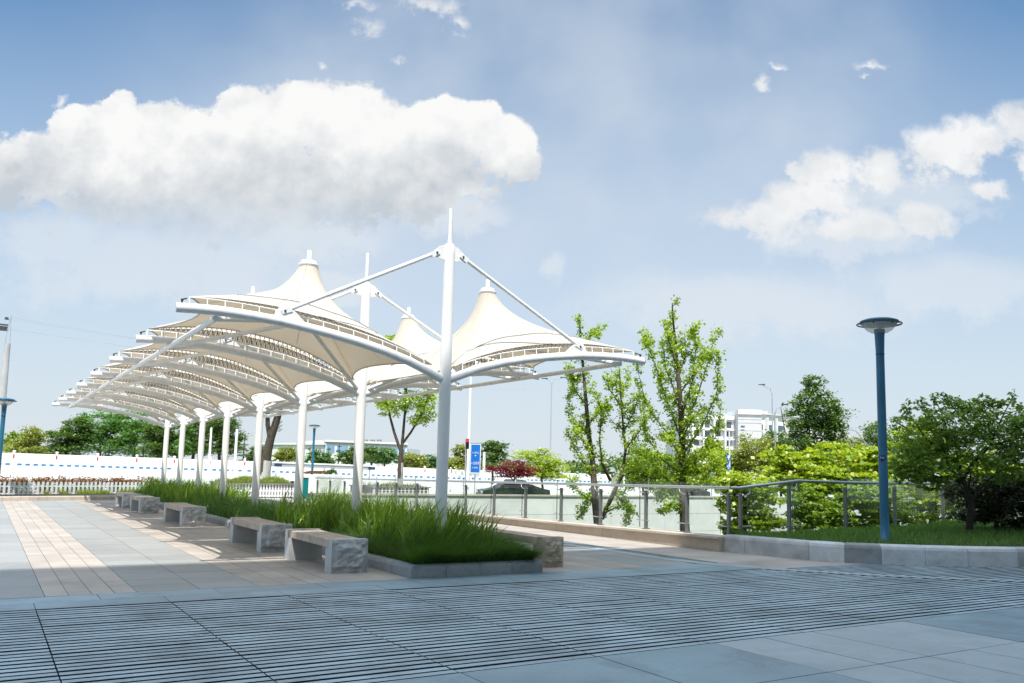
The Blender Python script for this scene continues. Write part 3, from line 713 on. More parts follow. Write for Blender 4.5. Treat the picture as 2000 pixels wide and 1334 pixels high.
# ================================================================== THE TENSILE CANOPY
MX = 6.05
MY = [11.78, 15.26, 18.76, 22.28, 25.8, 29.1, 32.35, 35.5]
ARM = [(.07, 2.865), (.35, 2.985), (.62, 3.09), (1.05, 3.215), (1.47, 3.31), (1.9, 3.385), (2.25, 3.435), (2.64, 3.485), (3.0, 3.51), (3.3, 3.525), (3.54, 3.528), (3.8, 3.522), (4.03, 3.508)]
def arm_z(s): return float(np.interp(s, [a for a, _ in ARM], [b for _, b in ARM]))
can = thing('shade_canopy', 'white steel canopy of eight masts with cream peaked fabric sails over the planter', 'canopy', (MX, MY[0], 0))
for i, Y in enumerate(MY):
    mb = MB(); mb.tube([(MX, Y, .05), (MX, Y, 1.2), (MX, Y, 2.6), (MX, Y, 4.85), (MX, Y, 4.98), (MX, Y, 5.03)], [.094, .094, .093, .090, .088, .072], 20)
    po = mb.build('mast', M['white_steel'], can)
    mb = MB(); mb.tube([(MX, Y, 5.0), (MX, Y, 5.62)], .036, 12); mb.build('mast_tip', M['white_steel'], po)
    for sg in (-1, 1):
        x = lambda s: MX + sg * s
        mb = MB(); pts = [(x(s), Y, z) for s, z in ARM]; mb.tube(pts, [.068] * (len(pts) - 3) + [.068, .067, .065], 18)
        ar = mb.build('arm', M['white_steel'], can)
        mb = MB(); mb.tube([(x(4.03), Y, 3.508), (x(4.045), Y, 3.507)], .063, 14); mb.build('end_cap', M['white_steel'] if sg < 0 else M['dark_metal'], ar)
        mb = MB(); mb.tube([(x(3.97), Y, 3.58), (x(3.97), Y + .03, 3.63), (x(3.90), Y + .08, 3.66)], .010, 6); mb.lathe((x(3.97), Y, 3.61), [(.0, -.02), (.018, 0), (.018, .02), (0, .03)], 8); mb.build('turnbuckle', M['black'], ar)
        # gusset plates and tie rod
        gp = MB()
        gp.prism([(x(.07), Y, 5.02), (x(.17), Y, 4.98), (x(.29), Y, 4.87), (x(.27), Y, 4.80), (x(.22), Y, 4.785), (x(.07), Y, 4.76)], (0, -.014, 0), (0, .014, 0))
        gp.build('gusset_plate', M['white_steel'], po)
        gp = MB(); zz = arm_z(2.5)
        gp.prism([(x(2.28), Y, arm_z(2.28) + .055), (x(2.47), Y, zz + .20), (x(2.56), Y, zz + .24), (x(2.66), Y, zz + .225), (x(2.71), Y, zz + .15), (x(2.74), Y, arm_z(2.74) + .055)][::1], (0, -.02, 0), (0, .02, 0))
        gp.build('gusset_plate', M['white_steel'], ar)
        A = np.array([x(.235), Y, 4.855]); B = np.array([x(2.59), Y, zz + .165]); d = unit(B - A)
        mb = MB(); mb.tube([A + d * .09, B - d * .09], .032, 12)
        td = mb.build('tie_rod', M['white_steel'], can)
        for p, q in ((A, d), (B, -d)):
            w = np.array([-q[2], 0, q[0]])
            for oy in (-.032, .018):
                mb = MB(); mb.prism([p - q * .05 + w * .03, p - q * .05 - w * .03, p + q * .10 - w * .045, p + q * .10 + w * .045], (0, oy, 0), (0, oy + .014, 0)); mb.build('fork_plate', M['white_steel'], td)
            mb = MB(); mb.tube([p + np.array([0, -.045, 0]), p + np.array([0, .045, 0])], .017, 8); mb.build('pin', M['dark_metal'], td)
        # lacing rails with their stubs: one toward each neighbouring bay
        for oy in ([.085] if i == 0 else [-.085] if i == len(MY) - 1 else [-.085, .085]):
            mb = MB(); ss = np.arange(.34, 3.9, .235)
            mb.tube([(x(s), Y + oy, arm_z(s) + .165) for s in ss], .009, 6)
            for s in ss: mb.tube([(x(s), Y + oy * .75, arm_z(s) + .04), (x(s), Y + oy, arm_z(s) + .165)], .008, 5)
            mb.build('lacing_rail', M['white_steel'], ar)
for sg in (-1, 1):
    mb = MB(); mb.tube([(MX + sg * 3.52, MY[0] + .02, 3.42), (MX + sg * 3.52, MY[-1], 3.42)], .042, 14); mb.build('edge_beam', M['white_steel'], can)

NS, NR = 22, 26
SC = 1.72                                                          # distance of each peak from the mast line
def bay_edges(y0, y1, rise=.17):
    """closed outline of one sail in (s, Y, z); four curved sides of NS points"""
    L = []
    lp = lambda a, b, t: a + (b - a) * t
    for k in range(NS):                                            # near edge, inner -> outer
        t = k / NS; s = lp(.20, 3.86, t); c = math.sin(math.pi * t)
        L.append((s, y0 + .09 + .08 * c, arm_z(s) + .17 + rise * c))
    for k in range(NS):                                            # outer edge
        t = k / NS; c = math.sin(math.pi * t)
        L.append((3.86 - .42 * c ** .8, lp(y0 + .10, y1 - .10, t), 3.69 + .02 * c))
    for k in range(NS):                                            # far edge, outer -> inner
        t = k / NS; s = lp(3.86, .20, t); c = math.sin(math.pi * t)
        L.append((s, y1 - .09 - .08 * c, arm_z(s) + .17 + .18 * c))
    for k in range(NS):                                            # inner edge, scooped away from the mast line
        t = k / NS; c = math.sin(math.pi * t)
        L.append((.20 + .40 * c ** .8, lp(y1 - .10, y0 + .10, t), 3.11 + .06 * c))
    return L
R0 = .150
for i in range(len(MY) - 1):
    y0, y1 = MY[i], MY[i + 1]; yc = (y0 + y1) / 2; E_ = bay_edges(y0, y1, .07 if i == 0 else .17); n = len(E_)
    for sg in (-1, 1):
        ztop = 4.745; vs = []
        for r in range(NR + 1):
            u = (r / NR) ** 1.7
            for (s, y, z) in E_:
                ds, dy = s - SC, y - yc; R = math.hypot(ds, dy); rho = R0 + (R - R0) * u
                gfac = (math.log(R / rho) / math.log(R / R0)) ** .82
                a = math.atan2(dy, ds)
                z_ = z + (ztop - z) * gfac
                z_ += .010 * math.sin(a * 9 + i) * (1 - u) * u * 4        # soft tension folds near the peak
                vs.append((MX + sg * (SC + ds / R * rho), yc + dy / R * rho, z_))
        fs = []
        for r in range(NR):
            for k in range(n):
                k2 = (k + 1) % n; q = (r * n + k, r * n + k2, (r + 1) * n + k2, (r + 1) * n + k)
                fs.append(q if sg > 0 else q[::-1])
        mb = MB(); mb.add(vs, fs, 0, True); 
        for k in range(4, n, 11): mb.tube([np.array(vs[r * n + k]) + np.array([0, 0, .003]) for r in range(1, NR + 1, 2)], .006, 4, caps=False)
        me = mb.build('fabric_sail', M['fabric'], can)
        # border rope along the hem, folded over
        mb = MB(); hem = [(MX + sg * s, y, z) for s, y, z in E_]; mb.tube(hem + [hem[0]], .014, 6, caps=False); mb.build('hem_rope', M['fabric'], me)
        mb = MB(); rr_ = NR - 5; mb.tube([np.array(vs[rr_ * n + k]) + np.array([0, -.01, .012]) for k in range(1, NS)], .009, 5); mb.build('belt_cable', M['steel'], me)
        # lacing from hem to the rails
        for e0, Yr, oy in ((0, y0, .085), (2 * NS, y1, -.085)):
            mb = MB()
            for k in range(1, 2 * NS - 2):
                f = k / 2.0; a = E_[e0 + int(f)]; b = E_[e0 + min(int(f) + 1, NS - 1)]; w = f - int(f)
                p = [a[q] + (b[q] - a[q]) * w for q in range(3)]
                s2 = min(3.84, max(.34, p[0] + .045 * (1 if k % 2 else -1)))
                s3 = min(3.84, max(.34, p[0] - .045 * (1 if k % 2 else -1)))
                for s_ in (s2, s3): mb.tube([(MX + sg * p[0], p[1], p[2]), (MX + sg * s_, Yr + oy, arm_z(s_) + .165)], .0055, 4, caps=False)
            mb.build('lacing', M['lace'], me)
        # peak cap
        c = (MX + sg * SC, yc, 0); mb = MB()
        mb.lathe(c, [(.152, 4.725), (.156, 4.755), (.168, 4.76), (.168, 4.785), (.135, 4.80), (.125, 4.805), (.128, 4.84), (.085, 4.855), (.05, 4.865), (.036, 4.87), (.034, 5.02), (.0, 5.03)], 20)
        mb.build('peak_cap', M['white_steel'], me)
        # flying mast and its four struts
        mb = MB(); C0 = np.array([MX + sg * SC, yc, 3.80]); mb.tube([C0, C0 + np.array([0, 0, .95])], .05, 12)
        fm = mb.build('flying_mast', M['white_steel'], can)
        for (s, y, z) in ((.12, y0 + .04, 2.96), (.12, y1 - .04, 2.96), (3.52, y0 + .05, 3.42), (3.52, y1 - .05, 3.42)):
            mb = MB(); mb.tube([C0 + np.array([0, 0, .02]), (MX + sg * s, y, z)], .036, 10); mb.build('strut', M['white_steel'], fm)

# ================================================================== BENCHES
def rough_face(mb, x0, x1, z0, z1, y, out, seed, mi, depth=.085, nx=22, nz=20):
    vs = []
    for j in range(nz + 1):
        for i in range(nx + 1):
            fx, fz = i / nx, j / nz
            e = min(fx, 1 - fx, fz * 1.2, (1 - fz)) * 4; e = min(1, e)
            p = Vector((fx * 2.6 + fz * .8 + seed, fz * 3.6 - fx * .9, seed * 1.7))
            h = mnoise.fractal(p, .9, 2.2, 5) * .55 + .35 + abs(mnoise.noise(p * 1.7)) * .5
            cut = .5 if fz < .16 else 0
            vs.append((x0 + (x1 - x0) * fx, y + out * depth * (h - cut) * e, z0 + (z1 - z0) * fz))
    fs = []
    for j in range(nz):
        for i in range(nx):
            q = (j * (nx + 1) + i, j * (nx + 1) + i + 1, (j + 1) * (nx + 1) + i + 1, (j + 1) * (nx + 1) + i)
            fs.append(q if out < 0 else q[::-1])
    mb.add(vs, fs, mi, False)
def make_bench(name, label, w, length, mats, loc, rz, group, seed):
    """local frame: x across, y along, end blocks at both ends with split outer faces, three planks let into notches"""
    t = thing(name, label, 'bench', loc, group, rz, local=True)
    Hh = .46; T = .25; L2 = length / 2
    for e in (-1, 1):
        mb = MB(); yo = e * L2; yi = e * (L2 - T); ym = e * (L2 - .14)
        # block with a ledge for the planks
        P = [(yo, 0), (yi, 0), (yi, Hh - .125), (ym, Hh - .125), (ym, Hh), (yo, Hh)]
        if e > 0: P = P[::-1]
        vs = [(-w / 2, y, z) for y, z in P] + [(w / 2, y, z) for y, z in P]; m = len(P)
        fs = [tuple(range(m)), tuple(range(2 * m - 1, m - 1, -1))]
        for q in range(m):
            k = (q + 1) % m
            if {P[q], P[k]} == {(yo, 0), (yo, Hh)}: continue
            fs.append((q, m + q, m + k, k))
        mb.add(vs, [f[::-1] for f in fs], 0)
        rough_face(mb, -w / 2, w / 2, 0, Hh, yo, e, seed + e * 3.1 + 5, 1)
        mb.build('end_block', mats[:2], t)
    pw = (w - .04) / 3
    for k in range(3):
        mb = MB(); mb.bevbox((-w / 2 + .012 + pw * (k + .5) + .004 * k, 0, Hh - .066), (pw - .006, length - .30, .112), .006); mb.build('plank', mats[2], t)
    return t
sm = [M['smooth_stone'], M['rough'], M['plank']]
BX = 4.42
spots = [(4.44, 12.42, 'nearest granite ended plank bench left of the planter front', 0), (4.36, 15.62, 'second granite ended plank bench from the camera, left of the tall iris', 0),
         (4.27, 21.95, 'third bench along the planter, standing alone by the fine low grass', 0), (4.20, 27.45, 'fourth bench along the planter, nearer of the two far close benches', 0), (4.12, 30.30, 'farthest bench, half hidden behind another bench near the picket fence', 0)]
lens = [2.12, 2.15, 2.3, 1.9, 1.85]
for i, (x, y, lab, rz) in enumerate(spots):
    make_bench('stone_bench', lab, .53, lens[i], sm, (x, y, 0), rz, 'stone benches along the planter', i * 2.3)
make_bench('stone_bench', 'stone bench, reflected sun in its tan colour, behind the front right corner of the planter', .40, 2.15, [M['rough_tan'], M['rough_tan'], M['plank']], (7.60, 12.05, 0), 0, 'stone benches along the planter', 13.0)

# ================================================================== BLUE LAMP POSTS
def lamp_post(label, loc, Ht, seed=0):
    """blue post, flared collar, flat disc shade with a glass bowl below"""
    t = thing('lamp_post', label, 'lamp post', loc, 'blue disc lamp posts'); x, y, z = loc
    mb = MB(); mb.lathe((x, y, z), [(.0, 0), (.13, 0), (.13, .02), (.084, .03), (.081, .5), (.078, 2.0), (.075, Ht - .75), (.075, Ht - .70), (.076, Ht - .68)], 20)
    po = mb.build('pole', M['blue_paint'], t)
    mb = MB(); mb.lathe((x, y, z), [(.075, Ht - .685), (.078, Ht - .60), (.088, Ht - .34), (.095, Ht - .27), (.096, Ht - .215), (.0, Ht - .213)], 20); mb.build('collar', M['blue_paint'], t)
    mb = MB(); mb.lathe((x, y, z), [(.079, Ht - .700), (.081, Ht - .698), (.081, Ht - .684), (.079, Ht - .682)], 20); mb.build('joint_ring', M['dark_blue'], po)
    mb = MB(); mb.lathe((x, y, z), [(.0, Ht), (.12, Ht - .004), (.25, Ht - .022), (.335, Ht - .052), (.35, Ht - .068), (.345, Ht - .085), (.29, Ht - .10), (.0, Ht - .10)], 32); mb.build('shade', M['blue_paint'], t)
    mb = MB(); pts = [(x + .395 * math.cos(a), y + .395 * math.sin(a), z + Ht - .115) for a in np.linspace(0, 2 * math.pi, 37)]; mb.tube(pts, .013, 6, caps=False)
    for k in range(6):
        a = k * math.pi / 3 + .3; mb.tube([(x + .33 * math.cos(a), y + .33 * math.sin(a), z + Ht - .08), (x + .395 * math.cos(a), y + .395 * math.sin(a), z + Ht - .115), (x + .31 * math.cos(a), y + .31 * math.sin(a), z + Ht - .13)], .009, 5)
    mb.build('rim_ring', M['dark_blue'], t)
    mb = MB(); mb.lathe((x, y, z), [(.31, Ht - .102), (.31, Ht - .135), (.0, Ht - .145)], 28); mb.build('reflector', M['reflector'], t)
    mb = MB(); mb.lathe((x, y, z), [(.305, Ht - .125), (.285, Ht - .165), (.22, Ht - .235), (.15, Ht - .275), (.10, Ht - .29)], 28); mb.build('glass_bowl', M['bowl'], t)
    mb = MB(); mb.tube([(x, y, z + Ht - .22), (x, y, z + Ht - .15)], .025, 8); mb.build('bulb', M['white'], t)
    return t, po
LR = on_ground(1729, 1060, .32)
t, po = lamp_post('tall blue disc lamp post on the lawn at right', (float(LR[0]), float(LR[1]), .31), 4.20)
# oval number sticker on the pole, facing the camera
cz = .31; ddir = -unit(np.array([LR[0], LR[1]])); hgt = float(at(1723, 895, np.dot(LR - CAM, CF))[2])
side = np.array([-ddir[1], ddir[0]])
def onpole(u, v, off):                                            # wraps a flat mark round the shaft
    r = .0795 + off; a = u / r; dv = ddir * math.cos(a) * r + side * math.sin(a) * r
    return (float(LR[0] + dv[0]), float(LR[1] + dv[1]), hgt + v)
mb = MB(); ring = [onpole(.062 * math.cos(a) - .012, .058 * math.sin(a), .004) for a in np.linspace(0, 2 * math.pi, 24, endpoint=False)]
mb.add([onpole(-.012, 0, .005)] + ring, [(0, k + 1, (k + 1) % 24 + 1) for k in range(24)]); st = mb.build('number_sticker', M['sign_navy'], po)
mb = MB()
for (u0, v0, u1, v1) in [(-.052, .022, -.030, .030), (-.040, .000, -.032, .028), (-.052, .0, -.030, .006), (-.008, .0, -.002, .03), (-.008, -.004, .018, .002), (.012, -.004, .018, .03), (.0, .012, .012, .018)]:
    mb.add([onpole(u0, v0, .0065), onpole(u1, v0, .0065), onpole(u1, v1, .0065), onpole(u0, v1, .0065)], [(0, 1, 2, 3)])
mb.build('number_marks', M['white'], po)
ZL = 32.0; LL = at(10, 777, ZL)
lamp_post('blue disc lamp post cut by the left edge, before the white hoarding', (float(LL[0]), float(LL[1]), -.05), float(LL[2]) + .05)
ZC = 57.0; LC = at(614.5, 829, ZC)
lamp_post('distant blue disc lamp post seen between two white columns', (float(LC[0]), float(LC[1]), -.6), float(LC[2]) + .6)

# ================================================================== TREES
PITZ = -4.2
def gpt(x, y, d, z=None):
    p = at(x, y, d)
    if z is not None: p = np.array([p[0], p[1], z])
    return p
def ginkgo(name, label, stems, shoots, d, seed, leaf=.092, per=62, group='ginkgo trees beyond the railing'):
    """upright tree: bare stems with ascending shoots, leaves in tight rosettes along every shoot"""
    rng = np.random.default_rng(seed); rr = random.Random(seed)
    base = gpt(*stems[0][0][0], d); t = thing(name, label, 'tree', (base[0], base[1], PITZ), group)
    mb = MB(); P = []
    k = d / FL
    def leafy(pts, dens, rad):
        pts = [np.array(p) for p in pts]
        for a, b in zip(pts[:-1], pts[1:]):
            L = np.linalg.norm(b - a); m = max(1, int(L / .11))
            for q in range(m):
                if rng.random() < .2: continue
                c = a + (b - a) * ((q + rng.random()) / m); mm = rng.integers(7, 27)
                o = unit(rng.normal(size=3)) * np.array([1, 1, .7]) * rad * rng.uniform(.3, 1.0)
                P.append(c + o + rng.normal(size=(int(mm * dens), 3)) * .075)
    for pts, r0, r1, leafy_from in stems:
        W = []
        for q, (x, y) in enumerate(pts): W.append(at(x, y, d + .35 * math.sin(q * 1.7 + seed)))
        if pts is stems[0][0]: W = [np.array([W[0][0], W[0][1], PITZ])] + W
        n = len(W); mb.tube(W, [r0 + (r1 - r0) * q / (n - 1) for q in range(n)], 8)
        tot = len(pts)
        # side shoots
        for q in range(n - 1):
            a, b = W[q], W[q + 1]; L = np.linalg.norm(b - a)
            if pts[max(0, q - (n - tot))][1] > leafy_from: continue
            for _ in range(max(1, int(L / .30))):
                s = a + (b - a) * rng.random(); az = rng.uniform(0, 2 * math.pi); h01 = min(1, max(.15, (s[2] + 1) / 8))
                ln = rng.uniform(.35, 1.15) * (1.15 - .8 * h01)
                e = s + np.array([math.cos(az) * ln * .75, math.sin(az) * ln * .75, ln * rng.uniform(.35, 1.0)])
                m = s + (e - s) * .5 + np.array([math.cos(az), math.sin(az), -.5]) * ln * .08
                mb.tube([s, m, e], [.016, .012, .005], 5); leafy([s + (m - s) * .3, m, e], 1.0, .10)
        leafy(W[-3:], .8, .08)
    for pts in shoots:
        W = [at(x, y, d + rr.uniform(-1.0, 1.0)) if q else at(x, y, d) for q, (x, y) in enumerate(pts)]
        n = len(W); mb.tube(W, [.030 - .024 * q / (n - 1) for q in range(n)], 6); leafy(W, 1.0, .11)
        for q in range(n - 1):
            for _ in range(3):
                s = W[q] + (W[q + 1] - W[q]) * rng.random(); az = rng.uniform(0, 2 * math.pi); ln = rng.uniform(.2, .55)
                e = s + np.array([math.cos(az) * ln * .7, math.sin(az) * ln * .7, ln * rng.uniform(.2, .9)]); mb.tube([s, e], [.010, .004], 4); leafy([s, e], 1.0, .08)
    mb.build('trunk', M['bark'], t)
    fast_mesh('crown', leaf_cards(np.concatenate(P), leaf, rng, .9, .4), 4, M['lf_ginkgo'], t)
    return t
dA = 30.0
ginkgo('ginkgo_tree', 'left young ginkgo with two forked stems beyond the railing, under the canopy tip',
       [([(1168, 1030), (1163, 985), (1160, 940), (1156, 890), (1150, 850), (1145, 790), (1140, 730), (1134, 660), (1131, 622)], .16, .02, 960),
        ([(1176, 1012), (1196, 968), (1214, 930), (1222, 880), (1217, 830), (1212, 770), (1209, 712)], .085, .015, 960),
        ([(1192, 938), (1176, 905), (1171, 860), (1175, 800)], .06, .015, 900)],
       [[(1155, 880), (1128, 850), (1112, 800)], [(1152, 850), (1122, 830), (1108, 770)], [(1160, 930), (1130, 890), (1108, 845)], [(1145, 790), (1120, 760), (1118, 735)],
        [(1215, 850), (1240, 800), (1250, 760)], [(1220, 880), (1250, 840), (1262, 790)], [(1210, 790), (1190, 760), (1185, 730)], [(1216, 930), (1250, 915), (1268, 880)],
        [(1163, 985), (1130, 960), (1112, 935)], [(1185, 1000), (1215, 985), (1240, 1005)], [(1165, 960), (1140, 990), (1130, 1015)], [(1200, 965), (1230, 990), (1222, 1025)],
        [(1140, 730), (1118, 742), (1110, 715)], [(1136, 680), (1158, 650), (1168, 655)], [(1138, 700), (1128, 660)], [(1212, 770), (1230, 730)], [(1180, 820), (1165, 770)], [(1150, 830), (1178, 790), (1190, 800)]], dA, 21)
dB = 27.0
ginkgo('ginkgo_tree', 'taller ginkgo with a single straight trunk and upswept shoots, right of the canopy tip',
       [([(1338, 1040), (1336, 985), (1332, 930), (1332, 860), (1330, 800), (1325, 740), (1320, 680), (1315, 630), (1313, 592)], .17, .015, 960)],
       [[(1331, 860), (1305, 790), (1285, 730), (1268, 680), (1256, 645)], [(1331, 850), (1360, 780), (1385, 700), (1398, 640)], [(1330, 820), (1352, 745), (1360, 670), (1350, 640)], [(1328, 790), (1300, 720), (1292, 660)],
        [(1333, 880), (1290, 830), (1262, 790), (1240, 700)], [(1333, 890), (1372, 830), (1400, 770), (1404, 690)], [(1334, 920), (1370, 890), (1400, 850), (1410, 785)], [(1334, 930), (1290, 895), (1262, 850), (1255, 800)],
        [(1335, 960), (1295, 930), (1262, 905)], [(1335, 955), (1375, 935), (1402, 900)], [(1324, 740), (1340, 690), (1337, 650)], [(1322, 720), (1305, 660), (1302, 630)], [(1327, 770), (1355, 730), (1375, 690)],
        [(1336, 985), (1305, 960), (1280, 975)], [(1336, 1000), (1310, 985), (1290, 1000)], [(1336, 930), (1360, 900), (1385, 870)], [(1331, 860), (1350, 820), (1380, 800)], [(1333, 900), (1310, 860), (1290, 850)],
        [(1336, 950), (1320, 915), (1275, 925)], [(1336, 940), (1355, 950), (1390, 945)]], dB, 22)

dM = 23.5
def pit_base(x, d): p = at(x, 1000, d); return np.array([p[0], p[1], PITZ])
broad_tree('maple_tree', 'slender yellow leaved young maple close behind the bend of the railing', 'tree',
           [px_blob(1455, 945, 48, 22, 19), px_blob(1432, 985, 30, 20, 19), px_blob(1485, 985, 44, 22, 19), px_blob(1470, 1020, 48, 16, 19), px_blob(1515, 1022, 34, 10, 19), px_blob(1428, 1030, 24, 16, 19), px_blob(1425, 955, 26, 20, 19)],
           pit_base(1462, 19), at(1462, 1060, 19), .06, 3400, .088, 'lf_maple', group='maples beyond the railing', seed=31, clump=.25, nclump=22, shell=.25, aspect=.85)
broad_tree('maple_tree', 'broad yellow-green maple with a pale bright crown, left of the blue lamp post', 'tree',
           [px_blob(1560, 915, 75, 34, dM), px_blob(1640, 895, 80, 38, dM), px_blob(1600, 955, 90, 34, dM), px_blob(1690, 945, 70, 40, dM), px_blob(1625, 925, 90, 30, dM), px_blob(1520, 895, 34, 26, dM), px_blob(1690, 895, 36, 26, dM)],
           pit_base(1630, dM), at(1630, 1040, dM), .14, 9500, .11, 'lf_maple', group='maples beyond the railing', seed=32, aspect=.85, nclump=44, clump=.15, flat=.45, shell=.25, dens=1.5)
broad_tree('maple_tree', 'lower part of the bright maple behind the glass, its shade as darker leaves', 'tree',
           [px_blob(1600, 1000, 70, 34, 21.5), px_blob(1665, 1000, 70, 40, 21.5), px_blob(1730, 1005, 60, 36, 21.5), px_blob(1570, 975, 40, 22, 21.5), px_blob(1700, 965, 70, 22, 21.5), px_blob(1620, 1035, 70, 26, 21.5), px_blob(1700, 1040, 80, 22, 21.5)],
           pit_base(1665, 21.5), at(1665, 1080, 21.5), .12, 8000, .095, 'lf_maple_mid', group='maples beyond the railing', seed=33, aspect=.85, nclump=44, clump=.15, flat=.45, shell=.25, dens=1.5)  # self-shade of the bright maples, put into a darker leaf colour
broad_tree('maple_tree', 'yellow-green maple behind the dark tree at the right edge', 'tree',
           [px_blob(1775, 900, 60, 50, 25), px_blob(1830, 950, 70, 50, 25), px_blob(1770, 985, 60, 34, 25), px_blob(1850, 1005, 55, 30, 25), px_blob(1900, 940, 60, 60, 25), px_blob(1800, 850, 55, 34, 25), px_blob(1965, 930, 60, 60, 25)],
           pit_base(1820, 25), at(1820, 1060, 25), .14, 8500, .11, 'lf_maple', group='maples beyond the railing', seed=34, aspect=.85, nclump=44, clump=.15, flat=.45, shell=.25, dens=1.5)
# dark tree and shrub standing on the shaded lawn
TB = on_ground(1892, 1046, .37); dT = float(np.dot(TB - CAM, CF))
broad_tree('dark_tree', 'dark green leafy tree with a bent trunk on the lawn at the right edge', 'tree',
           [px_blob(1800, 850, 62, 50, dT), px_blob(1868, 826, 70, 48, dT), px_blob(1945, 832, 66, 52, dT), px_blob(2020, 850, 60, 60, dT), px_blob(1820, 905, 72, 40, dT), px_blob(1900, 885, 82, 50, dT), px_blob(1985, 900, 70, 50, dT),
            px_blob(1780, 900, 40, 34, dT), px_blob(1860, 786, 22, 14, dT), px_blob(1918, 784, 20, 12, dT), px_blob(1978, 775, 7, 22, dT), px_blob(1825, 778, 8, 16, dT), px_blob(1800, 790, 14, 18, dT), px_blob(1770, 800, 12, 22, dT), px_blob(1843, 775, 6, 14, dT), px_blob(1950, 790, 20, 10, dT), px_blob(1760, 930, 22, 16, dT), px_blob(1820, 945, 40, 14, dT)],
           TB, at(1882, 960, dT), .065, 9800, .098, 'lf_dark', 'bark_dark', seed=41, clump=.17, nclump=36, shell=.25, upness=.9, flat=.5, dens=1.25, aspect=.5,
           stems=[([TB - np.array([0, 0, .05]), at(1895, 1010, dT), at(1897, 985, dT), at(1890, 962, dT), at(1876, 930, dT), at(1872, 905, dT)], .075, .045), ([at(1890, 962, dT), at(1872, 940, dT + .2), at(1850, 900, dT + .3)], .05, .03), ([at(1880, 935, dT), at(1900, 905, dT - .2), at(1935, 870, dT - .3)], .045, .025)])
SB = on_ground(1945, 1044, .40); dS = float(np.dot(SB - CAM, CF)) + .9
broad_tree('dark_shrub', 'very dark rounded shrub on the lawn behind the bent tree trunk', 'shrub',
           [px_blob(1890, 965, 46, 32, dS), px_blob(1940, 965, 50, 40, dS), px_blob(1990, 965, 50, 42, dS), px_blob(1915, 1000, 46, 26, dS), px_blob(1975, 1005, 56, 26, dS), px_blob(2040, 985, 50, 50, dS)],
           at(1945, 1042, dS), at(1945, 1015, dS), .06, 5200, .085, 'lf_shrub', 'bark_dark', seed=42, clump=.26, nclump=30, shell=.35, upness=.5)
e1, e2, e3, e4, e5, e6, e7 = [dY(x, Y) for x, Y in ((1590, 52), (1475, 48.5), (1525, 49.5), (1665, 51), (1715, 54), (1255, 48.5), (1380, 49))]
# street trees right, beyond the sunken area
broad_tree('street_tree', 'tall mid green tree with an airy pointed crown beside the white office building', 'tree',
           [px_blob(1590, 748, 22, 16, e1), px_blob(1590, 785, 40, 32, e1), px_blob(1565, 815, 30, 26, e1), px_blob(1620, 815, 36, 34, e1), px_blob(1590, 850, 48, 36, e1), px_blob(1560, 868, 26, 24, e1), px_blob(1630, 840, 24, 24, e1), px_blob(1600, 890, 50, 24, e1)],
           gpt(1595, 950, e1, -.6), at(1592, 880, e1), .16, 8600, .235, 'lf_mid', 'bark_dark', 'trees along the far road', 51, .20, 32, .25)
broad_tree('street_tree', 'pale olive feathery tree in front of the white office tower', 'tree',
           [px_blob(1470, 880, 40, 34, e2), px_blob(1450, 905, 28, 24, e2), px_blob(1500, 900, 28, 26, e2), px_blob(1475, 910, 42, 22, e2)],
           gpt(1478, 960, e2, -.6), at(1476, 925, e2), .10, 4400, .19, 'lf_olive', 'bark', 'trees along the far road', 52, .22, 28, .25)
broad_tree('street_tree', 'dark dense tree between the olive tree and the bright maple', 'tree',
           [px_blob(1525, 895, 34, 40, e3), px_blob(1515, 860, 26, 24, e3), px_blob(1540, 925, 36, 30, e3), px_blob(1500, 930, 26, 22, e3)],
           gpt(1526, 965, e3, -.6), at(1526, 935, e3), .12, 4400, .18, 'lf_mid', 'bark_dark', 'trees along the far road', 53, .22, 28, .3)
broad_tree('street_tree', 'rounded olive green tree under the white camera pole', 'tree',
           [px_blob(1660, 875, 40, 24, e4), px_blob(1690, 895, 34, 26, e4), px_blob(1640, 890, 40, 26, e4)],
           gpt(1665, 960, e4, -.6), at(1665, 910, e4), .1, 3600, .20, 'lf_olive', 'bark', 'trees along the far road', 54, .22, 28, .3)
broad_tree('street_tree', 'light green far tree just left of the blue lamp post', 'tree',
           [px_blob(1712, 850, 30, 30, e5), px_blob(1700, 880, 34, 26, e5), px_blob(1740, 870, 30, 34, e5), px_blob(1725, 905, 40, 24, e5)],
           gpt(1715, 955, e5, -.6), at(1715, 905, e5), .14, 3000, .25, 'lf_mid', 'bark', 'trees along the far road', 55, .22, 26, .3)
broad_tree('street_tree', 'bright green tree low between the two ginkgos', 'tree',
           [px_blob(1250, 905, 36, 40, e6), px_blob(1285, 930, 30, 26, e6), px_blob(1232, 935, 26, 26, e6)],
           gpt(1255, 962, e6, -.6), at(1255, 940, e6), .1, 3400, .19, 'lf_maple_mid', 'bark', 'trees along the far road', 56, .22, 28, .3)
broad_tree('street_tree', 'bright green tree right of the taller ginkgo, below the white building', 'tree',
           [px_blob(1385, 905, 34, 32, e7), px_blob(1355, 930, 30, 24, e7), px_blob(1405, 935, 26, 24, e7)],
           gpt(1380, 962, e7, -.6), at(1380, 935, e7), .1, 3400, .19, 'lf_maple', 'bark', 'trees along the far road', 57, .22, 28, .3)
m1, m2 = dY(1003, 48), dY(1058, 49.5)
e8, e9 = dY(1310, 50), dY(1425, 50)
broad_tree('street_tree', 'light green bushy tree directly behind the trunk of the taller ginkgo', 'tree',
           [px_blob(1305, 915, 40, 30, e8), px_blob(1325, 940, 40, 22, e8), px_blob(1275, 945, 34, 18, e8), px_blob(1340, 905, 24, 22, e8)],
           gpt(1308, 962, e8, -.6), at(1308, 945, e8), .1, 3600, .2, 'lf_maple_mid', 'bark', 'trees along the far road', 58, .2, 28, .3)
